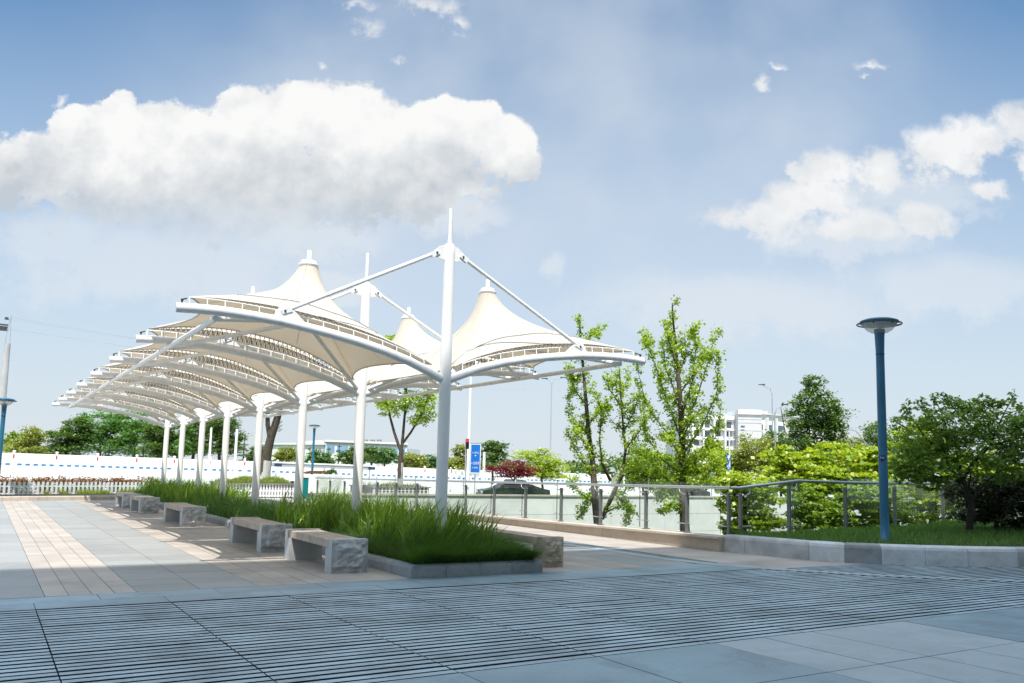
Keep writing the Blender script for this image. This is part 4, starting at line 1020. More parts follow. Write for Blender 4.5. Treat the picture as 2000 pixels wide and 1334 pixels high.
broad_tree('street_tree', 'yellow-green bushy tree behind the white pole with two blue signs', 'tree',
           [px_blob(1412, 900, 28, 26, e9), px_blob(1435, 920, 26, 24, e9), px_blob(1395, 935, 30, 20, e9), px_blob(1400, 878, 16, 16, e9)],
           gpt(1415, 962, e9, -.6), at(1415, 940, e9), .1, 3400, .2, 'lf_maple', 'bark', 'trees along the far road', 59, .2, 28, .3)
# red and yellow maples by the sign
broad_tree('red_maple', 'small dark red maple right of the blue direction sign', 'tree',
           [px_blob(975, 918, 26, 9, m1), px_blob(1005, 912, 30, 12, m1), px_blob(1030, 920, 22, 10, m1), px_blob(995, 928, 32, 7, m1), px_blob(1015, 926, 28, 8, m1), px_blob(958, 913, 10, 4, m1)],
           gpt(1003, 966, m1, -.6), at(1003, 938, m1), .07, 2300, .13, 'lf_red', 'bark_dark', None, 61, .25, 24, .2, upness=1.6)
broad_tree('maple_tree', 'spreading yellow-green maple behind the small red maple', 'tree',
           [px_blob(1030, 890, 30, 12, m2), px_blob(1062, 900, 34, 16, m2), px_blob(1050, 918, 44, 14, m2), px_blob(1090, 915, 26, 16, m2), px_blob(1080, 930, 34, 8, m2), px_blob(1060, 880, 14, 5, m2)],
           gpt(1058, 966, m2, -.6), at(1058, 935, m2), .1, 3000, .15, 'lf_maple', 'bark_dark', None, 62, .25, 26, .25, upness=1.4)
broad_tree('street_tree', 'light feathery tree rising just right of the blue direction sign', 'tree',
           [px_blob(962, 872, 26, 10, 75), px_blob(955, 888, 22, 14, 75), px_blob(975, 890, 18, 14, 75), px_blob(962, 905, 26, 10, 75)],
           gpt(962, 945, 75, -.6), at(962, 910, 75), .12, 1700, .22, 'lf_mid', 'bark', 'trees behind the hoarding', 63, .25, 22, .25)
broad_tree('street_tree', 'yellow-green tree left of the blue direction sign', 'tree',
           [px_blob(900, 885, 16, 16, 82), px_blob(893, 905, 22, 14, 82), px_blob(915, 905, 18, 14, 82)],
           gpt(900, 945, 82, -.6), at(900, 915, 82), .12, 1500, .24, 'lf_olive', 'bark', 'trees behind the hoarding', 64, .25, 22, .3)
# planted trees with whitewashed feet
dP = 43.0
wt = broad_tree('planter_tree', 'thick whitewashed trunk rising out of a grass planter between the canopy columns', 'tree',
           [px_blob(500, 740, 50, 30, dP), px_blob(565, 720, 50, 34, dP), px_blob(545, 765, 40, 20, dP)],
           gpt(516, 938, dP, .60), at(529, 855, dP), .24, 1600, .13, 'lf_olive', 'bark', 'whitewashed planter trees', 65, whitewash=1.15,
           stems=[([gpt(516, 938, dP, .60), at(519, 905, dP), at(523, 880, dP), at(529, 855, dP), at(540, 822, dP), at(548, 795, dP), at(565, 730, dP)], .27, .14), ([at(528, 860, dP), at(523, 830, dP), at(522, 800, dP), at(505, 745, dP)], .13, .09), ([at(512, 905, dP), at(508, 850, dP), at(500, 800, dP)], .03, .03)])
d2 = dY(781, 47.6)
broad_tree('planter_tree', 'three limbed tree with whitewashed trunk left of the nearest mast', 'tree',
           [px_blob(760, 795, 26, 20, d2), px_blob(800, 785, 34, 22, d2), px_blob(835, 800, 24, 26, d2), px_blob(842, 770, 16, 14, d2), px_blob(815, 820, 20, 14, d2), px_blob(745, 775, 16, 12, d2), px_blob(762, 662, 20, 10, d2), px_blob(770, 690, 24, 18, d2), px_blob(800, 730, 40, 24, d2), px_blob(742, 785, 14, 8, d2)],
           gpt(781, 948, d2, .40), at(784, 882, d2), .15, 3400, .15, 'lf_ginkgo', 'bark', 'whitewashed planter trees', 66, .24, 26, .25, whitewash=1.45,
           stems=[([gpt(781, 948, d2, .40), at(782, 915, d2), at(783, 890, d2), at(784, 878, d2)], .18, .15), ([at(782, 880, d2), at(770, 845, d2), at(762, 815, d2), at(758, 790, d2)], .10, .055), ([at(784, 880, d2), at(787, 850, d2), at(790, 815, d2), at(794, 770, d2), at(770, 690, d2)], .10, .05), ([at(785, 868, d2), at(802, 845, d2), at(816, 822, d2), at(828, 800, d2)], .08, .05)])
# wood behind the hoarding, left
G1 = 'trees behind the hoarding'
def hb(x, d): return gpt(x, 905, d, -.6)
broad_tree('roadside_tree', 'rounded olive tree beside the left blue lamp post', 'tree', [px_blob(5, 868, 28, 22, 84), px_blob(25, 862, 18, 16, 84), px_blob(0, 885, 34, 14, 84)], hb(8, 84), at(8, 885, 84), .16, 1500, .24, 'lf_maple_mid', 'bark', G1, 71, .25, 24, .35)
broad_tree('roadside_tree', 'bright yellow-green round tree at the left end of the hoarding', 'tree', [px_blob(55, 858, 24, 20, 80), px_blob(72, 850, 18, 16, 80), px_blob(58, 880, 34, 16, 80), px_blob(38, 878, 18, 14, 80)], hb(58, 80), at(58, 885, 80), .16, 2200, .24, 'lf_olive', 'bark', G1, 72, .25, 26, .35)
fz = [(130, 86, [(130, 860, 34, 18), (150, 838, 24, 18), (120, 880, 36, 14)], 'feathery mid green tree stepping down beside the yellow-green tree'),
      (195, 88, [(190, 826, 34, 22), (175, 846, 34, 18), (215, 850, 36, 22), (195, 872, 44, 18), (165, 822, 14, 10)], 'tall dense feathery tree under the farthest arm tips'),
      (262, 90, [(262, 822, 40, 18), (245, 845, 36, 20), (285, 848, 36, 20), (262, 872, 46, 18)], 'broad dense feathery tree below the farthest canopy arms'),
      (312, 86, [(312, 845, 26, 26), (305, 872, 32, 20), (328, 866, 18, 20)], 'feathery dark tree just left of the farthest column'),
      (348, 88, [(345, 850, 18, 24), (350, 875, 22, 18)], 'narrow dark green tree between the two farthest columns'),
      (378, 84, [(380, 842, 20, 22), (378, 872, 26, 18)], 'dense dark green tree between the second and third farthest columns'),
      (428, 84, [(425, 830, 34, 24), (445, 845, 28, 24), (420, 865, 40, 20), (452, 872, 20, 16)], 'tall green tree right of the third farthest column')]
for i, (x, d, bl, lab) in enumerate(fz):
    broad_tree('feathery_tree', lab, 'tree', [px_blob(b[0], b[1], b[2] * 1.15, b[3] * 1.12, d) for b in bl], hb(x, d), at(x, 885, d), .2, 5200 if len(bl) > 2 else 3000, .27, 'lf_feather' if i % 3 else 'lf_mid', 'bark_dark', G1, 80 + i, .20, 34, .35, aspect=.45, upness=1.4)
cz = [(150, 868, 52, 78, 'lower conifer in front of the feathery wood, leftmost of its kind'), (215, 862, 58, 79, 'lower conifer beneath the tall dense feathery tree'), (282, 858, 60, 78, 'lower conifer left of the farthest column'), (478, 852, 46, 80, 'pointed conifer right of the fourth farthest column'),
      (588, 868, 40, 82, 'dark slim conifer just left of the third column'), (606, 872, 42, 84, 'dark slim conifer beside the distant blue lamp post'), (642, 872, 46, 80, 'conifer in the middle of the row before the long white hall'), (663, 866, 40, 83, 'tallest pointed conifer before the long white hall')]
for i, (x, y, w, d, lab) in enumerate(cz):
    conifer('conifer', lab, 'tree', at(x, y, d), w * d / FL, -.6, 'lf_conifer', .24, 1500, 100 + i, 'conifers behind the hoarding')
hz = [(622, 892, 20, 13, 79, 'lf_conifer', 'low bushy tree left of the distant blue lamp pole'), (690, 888, 22, 14, 82, 'lf_mid', 'bushy tree just left of the second column'), (726, 886, 22, 14, 84, 'lf_mid', 'bushy tree under the roof letters of the long white hall'), (752, 888, 22, 13, 83, 'lf_conifer', 'bushy tree left of the three limbed tree'),
      (805, 897, 22, 11, 84, 'lf_olive', 'low olive bush at the right end of the long white hall'), (836, 899, 22, 9, 86, 'lf_conifer', 'low dark bush left of the nearest mast'), (560, 885, 18, 12, 80, 'lf_olive', 'olive bush right of the thick whitewashed trunk'), (503, 885, 16, 14, 81, 'lf_mid', 'bushy tree left of the thick whitewashed trunk'), (862, 900, 22, 9, 87, 'lf_mid', 'low green bush behind the nearest mast')]
for i, (x, y, rx, ry, d, lm, lab) in enumerate(hz):
    broad_tree('bushy_tree', lab, 'tree', [px_blob(x, y, rx, ry, d), px_blob(x - rx * .6, y + 8, rx * .8, ry * .8, d), px_blob(x + rx * .6, y + 8, rx * .8, ry * .8, d)], hb(x, d), at(x, y + 6, d), .12, 1500, .22, lm, 'bark_dark', 'bushy trees before the long white hall', 120 + i, .25, 26, .35)
# a far belt of woodland, one mass
rng = np.random.default_rng(77); bl = []
for x in range(860, 1900, 16):
    bl.append(px_blob(x, 918 + .0 * x + rng.uniform(-5, 4) - (8 if x > 1180 else 0), 22, 15 + rng.uniform(-3, 7), 170 + rng.uniform(-15, 15)))
P = blob_points(bl, 11000, rng, .3, 18, .3)
tag(fast_mesh('far_woodland', leaf_cards(P, .85, rng, .6, .8), 4, M['lf_mid'], None), 'distant green belt of woodland along the horizon', 'woodland', None, 'stuff')

# ================================================================== HOARDING, FENCES, PLANTERS
YH = 72.0
def hz_top(X): return float(np.interp(X, [-10, 1.96, 10.1, 18.4, 24.1, 29.6, 38.2, 60], [1.95, 1.92, 1.86, 1.80, 1.74, 1.655, 1.523, 1.40]))
t = thing('construction_hoarding', 'long white construction hoarding with blue dashes and red post marks', 'hoarding', (0, YH, 0))
SP = 2.77; k0 = -2
for k in range(k0, 20):
    x0 = 1.90 + SP * k; x1 = x0 + SP; za, zb = hz_top(x0), hz_top(x1)
    mb = MB(); a, b = x0 + .09, x1 - .09
    vs = [(a, YH - .03, -.7), (b, YH - .03, -.7), (b, YH + .03, -.7), (a, YH + .03, -.7), (a, YH - .03, za), (b, YH - .03, zb), (b, YH + .03, zb), (a, YH + .03, za)]
    mb.add(vs, [(0, 3, 2, 1), (4, 5, 6, 7), (0, 1, 5, 4), (1, 2, 6, 5), (2, 3, 7, 6), (3, 0, 4, 7)])
    pn = mb.build('panel', M['hoard'], t)
    mb = MB()
    for q in range(5):
        c = a + (b - a) * (q + .5) / 5 + (.0 if k % 2 else .05); zc = za + (zb - za) * (c - a) / (b - a) - .80
        mb.box((c, YH - .045, zc), (.29, .028, .12))
    mb.build('blue_dashes', M['hoard_blue'], pn)
    mb = MB(); mb.box((x0, YH - .01, (za + .05) / 2 - .05), (.17, .14, za + .15)); po = mb.build('post', M['hoard'], t)
    mb = MB(); mb.lathe((x0, YH, za + .02), [(.05, 0), (.05, .04), (.10, .07), (.11, .12), (.09, .17), (.0, .19)], 10); mb.build('post_cap', M['hoard'], po)
    mb = MB(); mb.box((x0 - .01, YH - .095, za - .22), (.09, .03, .27)); mb.build('red_mark', M['red'], po)

def picket_fence(label, p0, p1, h, n, group, rails=(.28, .62), wid=.045, caprail=False, z0=0.0):
    p0 = np.array(p0, float); p1 = np.array(p1, float); d = p1 - p0; L = np.linalg.norm(d); d /= L; az = math.atan2(d[1], d[0])
    t = thing('picket_fence', label, 'fence', (*p0, z0), group)
    mb = MB()
    for k in range(n):
        c = p0 + d * L * (k + .5) / n; mb.box((c[0], c[1], z0 + h / 2), (wid, .02, h), rz=az)
    mb.build('pickets', M['white'], t)
    for r in rails:
        mb = MB(); c = (p0 + p1) / 2; mb.box((c[0], c[1] + .022, z0 + h * r), (L, .02, h * .09), rz=az); mb.build('rail', M['white'], t)
    if caprail:
        mb = MB(); c = (p0 + p1) / 2; mb.box((c[0], c[1] + .05, z0 + h + .02), (L + .1, .22, .04), rz=az); mb.build('cap_rail', M['fence_cap'], t)
    return t
# left: kerb, picket fence and red tipped hedge behind it
ka, kb = on_ground(-90, 980), on_ground(330, 975)
t = thing('bed_kerb', 'pale straight kerb in front of the left picket fence', 'kerb', (*ka[:2], 0)); mb = MB()
n = 26; kerb_run(mb, [ka[:2] + (kb - ka)[:2] * i / n for i in range(n + 1)], [(0, -.02), (0, .13), (.02, .16), (.2, .16), (.2, -.02)]); mb.build('kerb_stones', M['coping'], t)
fa, fb = on_ground(-80, 971.5), on_ground(318, 967)
picket_fence('white picket fence at the left with a red tipped hedge behind', fa[:2], fb[:2], .585, 46, 'white picket fences', (.22, .70), .085)
mb = MB(); fd = unit((fb - fa)[:2]); nv = np.array([-fd[1], fd[0]])
q = [ka[:2] + nv * .15, kb[:2] + nv * .15, fb[:2] + nv * 3.2, fa[:2] + nv * 3.2]; mb.add([(*p, .09) for p in q], [(0, 1, 2, 3)]); structure(mb.build('flower_bed', M['soil']))
rng = np.random.default_rng(9); hb_ = []
for i in range(40):
    p = fa[:2] + (fb - fa)[:2] * (i + rng.random()) / 40 + nv * rng.uniform(.5, .9); hb_.append(((p[0], p[1], .42 + rng.uniform(-.05, .04)), (.34, .26, .34)))
t = thing('hedge', 'low clipped hedge with red young leaves behind the left picket fence', 'hedge', (*fa[:2], 0))
P = blob_points(hb_, 15000, rng, .3, 40, .3); top = P[:, 2] > .53
fast_mesh('foliage', leaf_cards(P[~top], .075, rng, .6, .6), 4, M['lf_mid'], t); fast_mesh('red_shoots', leaf_cards(P[top], .10, rng, .5, .3), 4, M['lf_redhedge'], t)
mb = MB()
for i in range(40): mb.tube([(*(fa[:2] + (fb - fa)[:2] * (i + .5) / 40 + nv * .7), .05), (*(fa[:2] + (fb - fa)[:2] * (i + .5) / 40 + nv * .7), .42)], .012, 4)
mb.build('stems', M['bark_dark'], t)
n = 2600; s = rng.uniform(.35, .95, n); p = fa[:2] + (fb - fa)[:2] * s[:, None] + nv * rng.uniform(-.55, .25, n)[:, None]
clump = (np.sin(s * 60) + np.sin(s * 23 + 1)) > -.2; p = p[clump]; n = len(p)
vs, k, f = blades(np.c_[p, np.full(n, .08)], rng.uniform(.10, .32, n), np.full(n, .02), rng.normal(size=(n, 2)) * .4, rng, .5, 3)
tag(fast_mesh('verge_grass', vs, k, M['lf_sungrass'], None, f), 'light tufts of grass along the foot of the left picket fence', 'grass', None, 'stuff')

def box_planter(label, x0p, x1p, ybase, ytop, npk, glabel, seed, ngrass, Yp=None):
    a, b = on_ground(x0p, ybase), on_ground(x1p, ybase + .6)
    if Yp: a, b = at(x0p, ybase, dY(x0p, Yp)), at(x1p, ybase, dY(x1p, Yp))
    h = float(on_y(x0p, ytop, a[1])[2])
    a = a[:2]; b = b[:2]; dd = unit(b - a); nn = np.array([-dd[1], dd[0]]) * 3.4
    t = thing('box_planter', label, 'planter', (*a, 0), 'raised planters with picket fronts')
    mb = MB(); q = [a + nn * .015, b + nn * .015, b + nn, a + nn]
    mb.prism([(*p, 0) for p in q], (0, 0, -.05), (0, 0, h - .04)); mb.build('box', M['fence_cap'], t)
    mb = MB(); L = np.linalg.norm(b - a); az = math.atan2(dd[1], dd[0])
    for k in range(npk):
        c = a + dd * L * (k + .5) / npk - nn * .006; mb.box((c[0], c[1], h * .48), (.085, .03, h * .96), rz=az)
    c = (a + b) / 2 - nn * .004
    for r in (.10, .48): mb.box((c[0], c[1], h * r), (L, .024, h * .09), rz=az)
    mb.build('picket_front', M['white'], t)
    mb = MB(); mb.prism([(*(a - dd * .08 - nn * .03), 0), (*(b + dd * .08 - nn * .03), 0), (*(b + dd * .08 + nn * 1.02), 0), (*(a - dd * .08 + nn * 1.02), 0)], (0, 0, h - .035), (0, 0, h + .02)); mb.build('cap_rail', M['fence_cap'], t)
    mb = MB(); mb.prism([(*(a + nn * .08), 0), (*(b + nn * .08), 0), (*(b + nn * .95), 0), (*(a + nn * .95), 0)], (0, 0, h + .022), (0, 0, h + .03)); mb.build('soil', M['turf_base'], t)
    rng = np.random.default_rng(seed)
    s = rng.beta(1.6, 1.4, ngrass); w = rng.random(ngrass)
    p = a + dd * L * s[:, None] + nn * (.1 + .8 * w)[:, None]
    hh = (.10 + .30 * np.abs(np.sin(s * 7 + seed)) * np.sin(math.pi * w)) * rng.uniform(.6, 1.2, ngrass)
    vs, k, f = blades(np.c_[p, np.full(ngrass, h + .02)], hh, np.full(ngrass, .022), rng.normal(size=(ngrass, 2)) * .4, rng, .5, 3)
    tag(fast_mesh('planter_grass', vs, k, M['lf_sungrass'], None, f), glabel, 'grass', None, 'stuff')
    return h
box_planter('raised planter with white pickets round the thick whitewashed trunk', 445, 574, 970.5, 944, 22, 'pale green grass at the foot of the thick whitewashed trunk', 5, 5200)
box_planter('raised planter with white pickets under the three limbed tree', 726, 838, 969, 950.5, 15, 'sparse grass in the planter under the three limbed tree', 7, 700, 46.45)

# low shelter with a flat roof beam
dZ = 62.0
t = thing('flat_shelter', 'low white shelter with a thin grey-blue flat roof in front of the hoarding', 'shelter', at(545, 950, dZ))
A = at(543, 904.5, dZ); B = at(726, 911.5, dZ * 1.07); d = unit((B - A)[:2]); nv = np.array([-d[1], d[0]]) * 1.5
for nm, m, dz0, dz1, sh in (('roof', 'white', .0, .10, 0.0), ('roof_fascia', 'grey_pole', -.26, -.005, .04)):
    mb = MB(); q = [A[:2] + nv * sh, B[:2] + nv * sh, B[:2] + nv * (1 - sh), A[:2] + nv * (1 - sh)]; zs = [A[2], B[2], B[2], A[2]]
    mb.add([(*p, z + dz0) for p, z in zip(q, zs)] + [(*p, z + dz1) for p, z in zip(q, zs)], [(0, 3, 2, 1), (4, 5, 6, 7), (0, 1, 5, 4), (1, 2, 6, 5), (2, 3, 7, 6), (3, 0, 4, 7)]); mb.build(nm, M[m], t)
mb = MB()
for e in (A, B): mb.box((e[0], e[1] - .03, e[2] - .13), (.55, .06, .22))
mb.build('fascia_end', M['dark_blue'], t)
for e in (A, B, (A + B) / 2):
    mb = MB(); mb.tube([(e[0], e[1] + .4, -.05), (e[0], e[1] + .4, e[2] - .25)], .07, 8); mb.build('column', M['white'], t)
# planting and teal cabinet at the ramp head
t = thing('brown_hedge', 'low brownish flowering hedge on the ramp wall behind the railing', 'hedge', at(640, 935, 50)); rng = np.random.default_rng(15)
P = blob_points([px_blob(x, 922.5, 9, 2.6, 50) for x in range(602, 640, 7)], 1100, rng, .3, 16, .2); fast_mesh('foliage', leaf_cards(P, .10, rng, .7, .5), 4, M['lf_redhedge'], t)
t = thing('ramp_shrub', 'small dark green shrub with upright stalks at the end of the brown hedge', 'shrub', at(648, 935, 50))
P = blob_points([px_blob(648, 921, 9, 5, 50), px_blob(641, 924, 7, 3, 50)], 700, rng, .3, 16, .2); fast_mesh('foliage', leaf_cards(P, .10, rng, .5, .5), 4, M['lf_conifer'], t)
mb = MB()
for x, y in ((651, 909), (655, 911), (647, 912)): mb.tube([at(649, 921, 50), at(x, y, 50)], .01, 4)
mb.build('stalks', M['bark_dark'], t)
t = thing('ramp_wall', 'low pale curved ended wall carrying the brown hedge', 'wall', at(640, 960, 51)); a, b = at(594, 927, 51), at(668, 927, 52.5); mb = MB()
q = [(a[0], a[1], 0), (b[0], b[1], 0), (b[0] + .2, b[1] + 1.0, 0), (a[0] + .2, a[1] + 1.0, 0)]; mb.prism(q, (0, 0, -.05), (0, 0, float(a[2]))); mb.build('wall_face', M['panelwall'], t)
t = thing('teal_cabinet', 'narrow teal cabinet standing beside the third column at the railing end', 'cabinet', at(595, 975, 40)); c = at(595, 934, 40); mb = MB()
mb.bevbox((c[0], c[1], c[2] / 2 - .02), (.30, .30, c[2] + .02), .01); mb.build('body', M['teal'], t); mb = MB(); mb.box((c[0], c[1], c[2] + .01), (.34, .34, .03)); mb.build('lid', M['dark_metal'], t)
t = thing('white_meter_box', 'white post with a small black box beside the third column', 'meter box', at(571, 972, 41)); c = at(571, 939, 41); mb = MB()
mb.bevbox((c[0], c[1], c[2] / 2), (.42, .25, c[2] + .04), .01); mb.build('body', M['white'], t); mb = MB(); mb.box((c[0] - .05, c[1] - .14, c[2] - .13), (.16, .04, .24)); mb.build('black_box', M['black'], t)

# ================================================================== SIGNS, POLES, LAMPS
def vbase(p, z=-.6): return np.array([p[0], p[1], z])
def text_mesh(body, size, name, mat, parent, M4):
    cu = bpy.data.curves.new(name, 'FONT'); cu.body = body; cu.size = size; cu.align_x = 'CENTER'; cu.align_y = 'CENTER'; cu.extrude = .004
    tmp = bpy.data.objects.new(name + '_tmp', cu); COL.objects.link(tmp); bpy.context.view_layer.update()
    me = bpy.data.meshes.new_from_object(tmp.evaluated_get(bpy.context.evaluated_depsgraph_get())); bpy.data.objects.remove(tmp)
    me.name = name; o = link_mesh(name, me, mat, parent); g = ORG[o]
    co = np.empty(len(me.vertices) * 3, np.float32); me.vertices.foreach_get('co', co); co = co.reshape(-1, 3)
    ex, ey, ez, org = [np.array(v, float) for v in M4]
    me.vertices.foreach_set('co', (co[:, :1] * ex + co[:, 1:2] * ey + co[:, 2:3] * ez + org - g).astype(np.float32).ravel()); me.update()
    return o
# blue direction sign
dG = dY(929, 46.7); c = at(928.5, 895.5, dG); k = dG / FL
t = thing('direction_sign', 'tall blue direction sign with white arrows and characters on a thin post', 'sign', vbase(at(929, 966, dG), -.6))
ex = np.array([CR[0], CR[1], 0]); ex = unit(ex); ey = np.array([0, 0, 1.0]); ez = np.cross(ex, ey)
def board(mb, c, w, h, th, off=0.0): 
    P = [c + ex * sx * w / 2 + ey * sy * h / 2 for sx, sy in ((-1, -1), (1, -1), (1, 1), (-1, 1))]; mb.prism(P, ez * (off), ez * (off + th))
W_, H_ = 20.5 * k, 58 * k
mb = MB(); board(mb, c, W_, H_, -.10, 0); fr = mb.build('frame', M['white'], t)
mb = MB(); board(mb, c, W_ * .86, H_ * .93, .006, 0); pnl = mb.build('panel', M['sign_blue'], t)
mb = MB(); mb.tube([vbase(c, -.6), vbase(c, c[2] - H_ / 2)], .032, 8); mb.build('post', M['grey_pole'], t)
mb = MB()
for sy in (-1, 1): board(mb, c + ey * sy * (H_ / 2 + .025), W_ * 1.04, .05, -.12, .01)
mb.build('end_trim', M['grey_pole'], fr)
o_ = c + ez * .012
text_mesh('←出口', .155, 'sign_text', M['white'], pnl, (ex, ey, ez, o_ + ey * 11 * k - ex * .0))
text_mesh('▼', .12, 'sign_text', M['white'], pnl, (ex, ey, ez, o_ + ey * 5 * k))
text_mesh('←出租車', .135, 'sign_text', M['white'], pnl, (ex, ey * 1.55, ez, o_ - ey * 9.5 * k))
text_mesh('口 候車區', .095, 'sign_text', M['white'], pnl, (ex, ey * 1.2, ez, o_ - ey * 18 * k))
# traffic light
dL = 60.0; c = at(913, 867, dL)
t = thing('traffic_light', 'black traffic light showing red on a thin grey pole left of the blue sign', 'traffic light', vbase(at(911, 960, dL)))
mb = MB(); mb.tube([vbase(at(909.5, 960, dL)), at(909.5, 858, dL)], .045, 8); mb.build('pole', M['grey_pole'], t)
kk = dL / FL; mb = MB(); w, h = 6.2 * kk, 20 * kk
P = [c + ex * sx * w / 2 + ey * sy * h / 2 for sx, sy in ((-1, -1), (1, -1), (1, 1), (-1, 1))]; mb.prism(P, -ez * .12, ez * .05); hs = mb.build('housing', M['black'], t)
for q, mm in ((1, 'red_light'), (0, 'dark_metal'), (-1, 'dark_metal')):
    cc = c + ey * q * h * .31 + ez * .055; mb = MB(); mb.add([cc + (ex * math.cos(a) + ey * math.sin(a)) * w * .44 for a in np.linspace(0, 2 * math.pi, 16, endpoint=False)], [tuple(range(16))]); mb.build('lens', M[mm], hs)
    mb = MB(); arc = [cc + (ex * math.cos(a) + ey * math.sin(a)) * w * .48 for a in np.linspace(.1, math.pi - .1, 9)]; arc2 = [p + ez * .16 for p in arc]; mb.add(arc + arc2, [(i, i + 1, 10 + i, 9 + i) for i in range(8)]); mb.build('hood', M['black'], hs)
# grey signal seen from the side
dg = 46.0; c = at(543, 832, dg); kk = dg / FL
t = thing('traffic_light', 'grey traffic light seen from the side with three pointed hoods, beside the thick trunk', 'traffic light', c)
mb = MB(); P = [c + ex * sx * .06 + ey * sy * 11 * kk for sx, sy in ((-1, -1), (1, -1), (1, 1), (-1, 1))]; mb.prism(P, -ez * .1, ez * .1); mb.build('housing', M['grey_pole'], t)
for q in (1, 0, -1):
    cc = c + ey * q * 7.6 * kk; mb = MB(); mb.prism([cc + ex * .06 + ey * .09, cc + ex * .24 + ey * .06, cc + ex * .06 - ey * .10], -ez * .09, ez * .09); mb.build('hood', M['grey_pole'], t)
mb = MB(); mb.tube([c - ex * .05 - ey * .2, c - ex * .5 - ey * .2, vbase(c - ex * .5, 0.5)], .04, 8); mb.build('pole', M['grey_pole'], t)
# bus / bicycle sign pole
dB_ = dY(1425, 47.2); k = dB_ / FL
t = thing('sign_pole', 'white pole with two round-cornered blue signs, bus above bicycle', 'sign', vbase(at(1425, 966, dB_), -.6))
mb = MB(); mb.tube([vbase(at(1425.5, 966, dB_), -.6), at(1424.5, 843, dB_)], .068, 12); mb.build('pole', M['white'], t)
for j, (yy) in enumerate((894, 911.5)):
    c = at(1422.5, yy, dB_) + ez * .10; rx, ry = 4.3 * k, 7.6 * k
    out = [c + ex * rx * math.copysign(abs(math.cos(a)) ** .85, math.cos(a)) * (1 - .25 * max(0, -math.sin(a))) + ey * ry * math.sin(a) for a in np.linspace(0, 2 * math.pi, 28, endpoint=False)]
    mb = MB(); mb.prism(out, -ez * .02, ez * .0); pl = mb.build('sign_plate', M['sign_blue'], t)
    def rect(mb, u0, v0, u1, v1): mb.add([c + ex * u * rx + ey * v * ry + ez * .006 for u, v in ((u0, v0), (u1, v0), (u1, v1), (u0, v1))], [(0, 1, 2, 3)])
    mb = MB()
    if j == 0:
        rect(mb, -.50, -.10, .50, .42); rect(mb, -.50, .52, .50, .66); rect(mb, -.30, -.34, .25, -.14); rect(mb, -.08, -.66, .18, -.32)
    else:
        for u in (-.42, .42): mb.add([c + ex * (u + .26 * math.cos(a)) * rx + ey * (.12 + .22 * math.sin(a)) * ry + ez * .006 for a in np.linspace(0, 2 * math.pi, 12, endpoint=False)], [tuple(range(12))])
        rect(mb, -.40, .18, .40, .30); rect(mb, -.05, .3, .12, .56); rect(mb, -.08, -.62, .18, -.2); rect(mb, -.28, -.34, .30, -.2)
    mb.build('pictogram', M['white'], pl)
# small blue sign near it, round sign back
dS_ = dY(1390, 48); k = dS_ / FL; c = at(1390, 930, dS_)
t = thing('small_sign', 'small blue and white road sign half hidden in leaves right of the ginkgo', 'sign', vbase(c)); mb = MB(); board(mb, c, 15 * k, 15 * k, -.04, 0); mb.build('frame', M['white'], t)
mb = MB(); board(mb, c + ex * 2 * k + ey * -1 * k, 9 * k, 9 * k, .01, 0); board(mb, c - ex * 5 * k + ey * 3 * k, 3 * k, 7 * k, .01, 0); mb.build('panel', M['sign_blue'], t)
mb = MB(); mb.tube([vbase(c), c - ey * 7 * k - ez * .06], .04, 6); mb.build('post', M['grey_pole'], t)
d5 = dY(1267, 48); k = d5 / FL; c = at(1267, 908, d5); t = thing('round_sign', 'round sign seen from behind on a white post between the ginkgos', 'sign', vbase(c)); mb = MB()
mb.prism([c + (ex * math.cos(a) + ey * math.sin(a)) * 6.2 * k for a in np.linspace(0, 2 * math.pi, 20, endpoint=False)], -ez * .0, ez * .03); mb.build('plate', M['grey_pole'], t)
mb = MB(); mb.tube([vbase(c - ez * .06), c - ez * .06], .045, 6); mb.build('post', M['white'], t)
for x, lab in ((1171, 'short white post behind the left ginkgo trunk'), (1219, 'short white post right of the left ginkgo')):
    c = at(x, 925, dY(x, 47.4)); t = thing('white_post', lab, 'post', vbase(c), 'short white posts by the road'); mb = MB(); mb.tube([vbase(c), c], .07, 8); mb.build('shaft', M['white'], t); mb = MB(); mb.lathe(tuple(c), [(.085, -.04), (.085, 0), (0, .03)], 8); mb.build('post_cap', M['white'], t)
# tall thin poles
def plain_pole(label, x, ytop, d, r, mat, group='tall plain poles', cat='pole'):
    c = at(x, ytop, d); t = thing('tall_pole', label, cat, vbase(c), group); mb = MB(); mb.tube([vbase(c), c], [r * 1.3, r * .8], 10); mb.build('shaft', M[mat], t)
    mb = MB(); mb.lathe((c[0], c[1], -.06), [(r * 2.2, 0), (r * 2.2, .1), (r * 1.2, .14)], 10); mb.build('foot', M[mat], t); return t
plain_pole('tall white pole behind the traffic light and sign', 919.5, 735, 80, .12, 'white')
plain_pole('short white pole right of the blue direction sign', 946, 883, 62, .11, 'white')
plain_pole('white pole in front of the hoarding between the fourth and fifth columns', 463, 838, 60, .10, 'white')
plain_pole('white ladder like pole among the dark trees, right of the third farthest column', 413, 835, 66, .09, 'white')
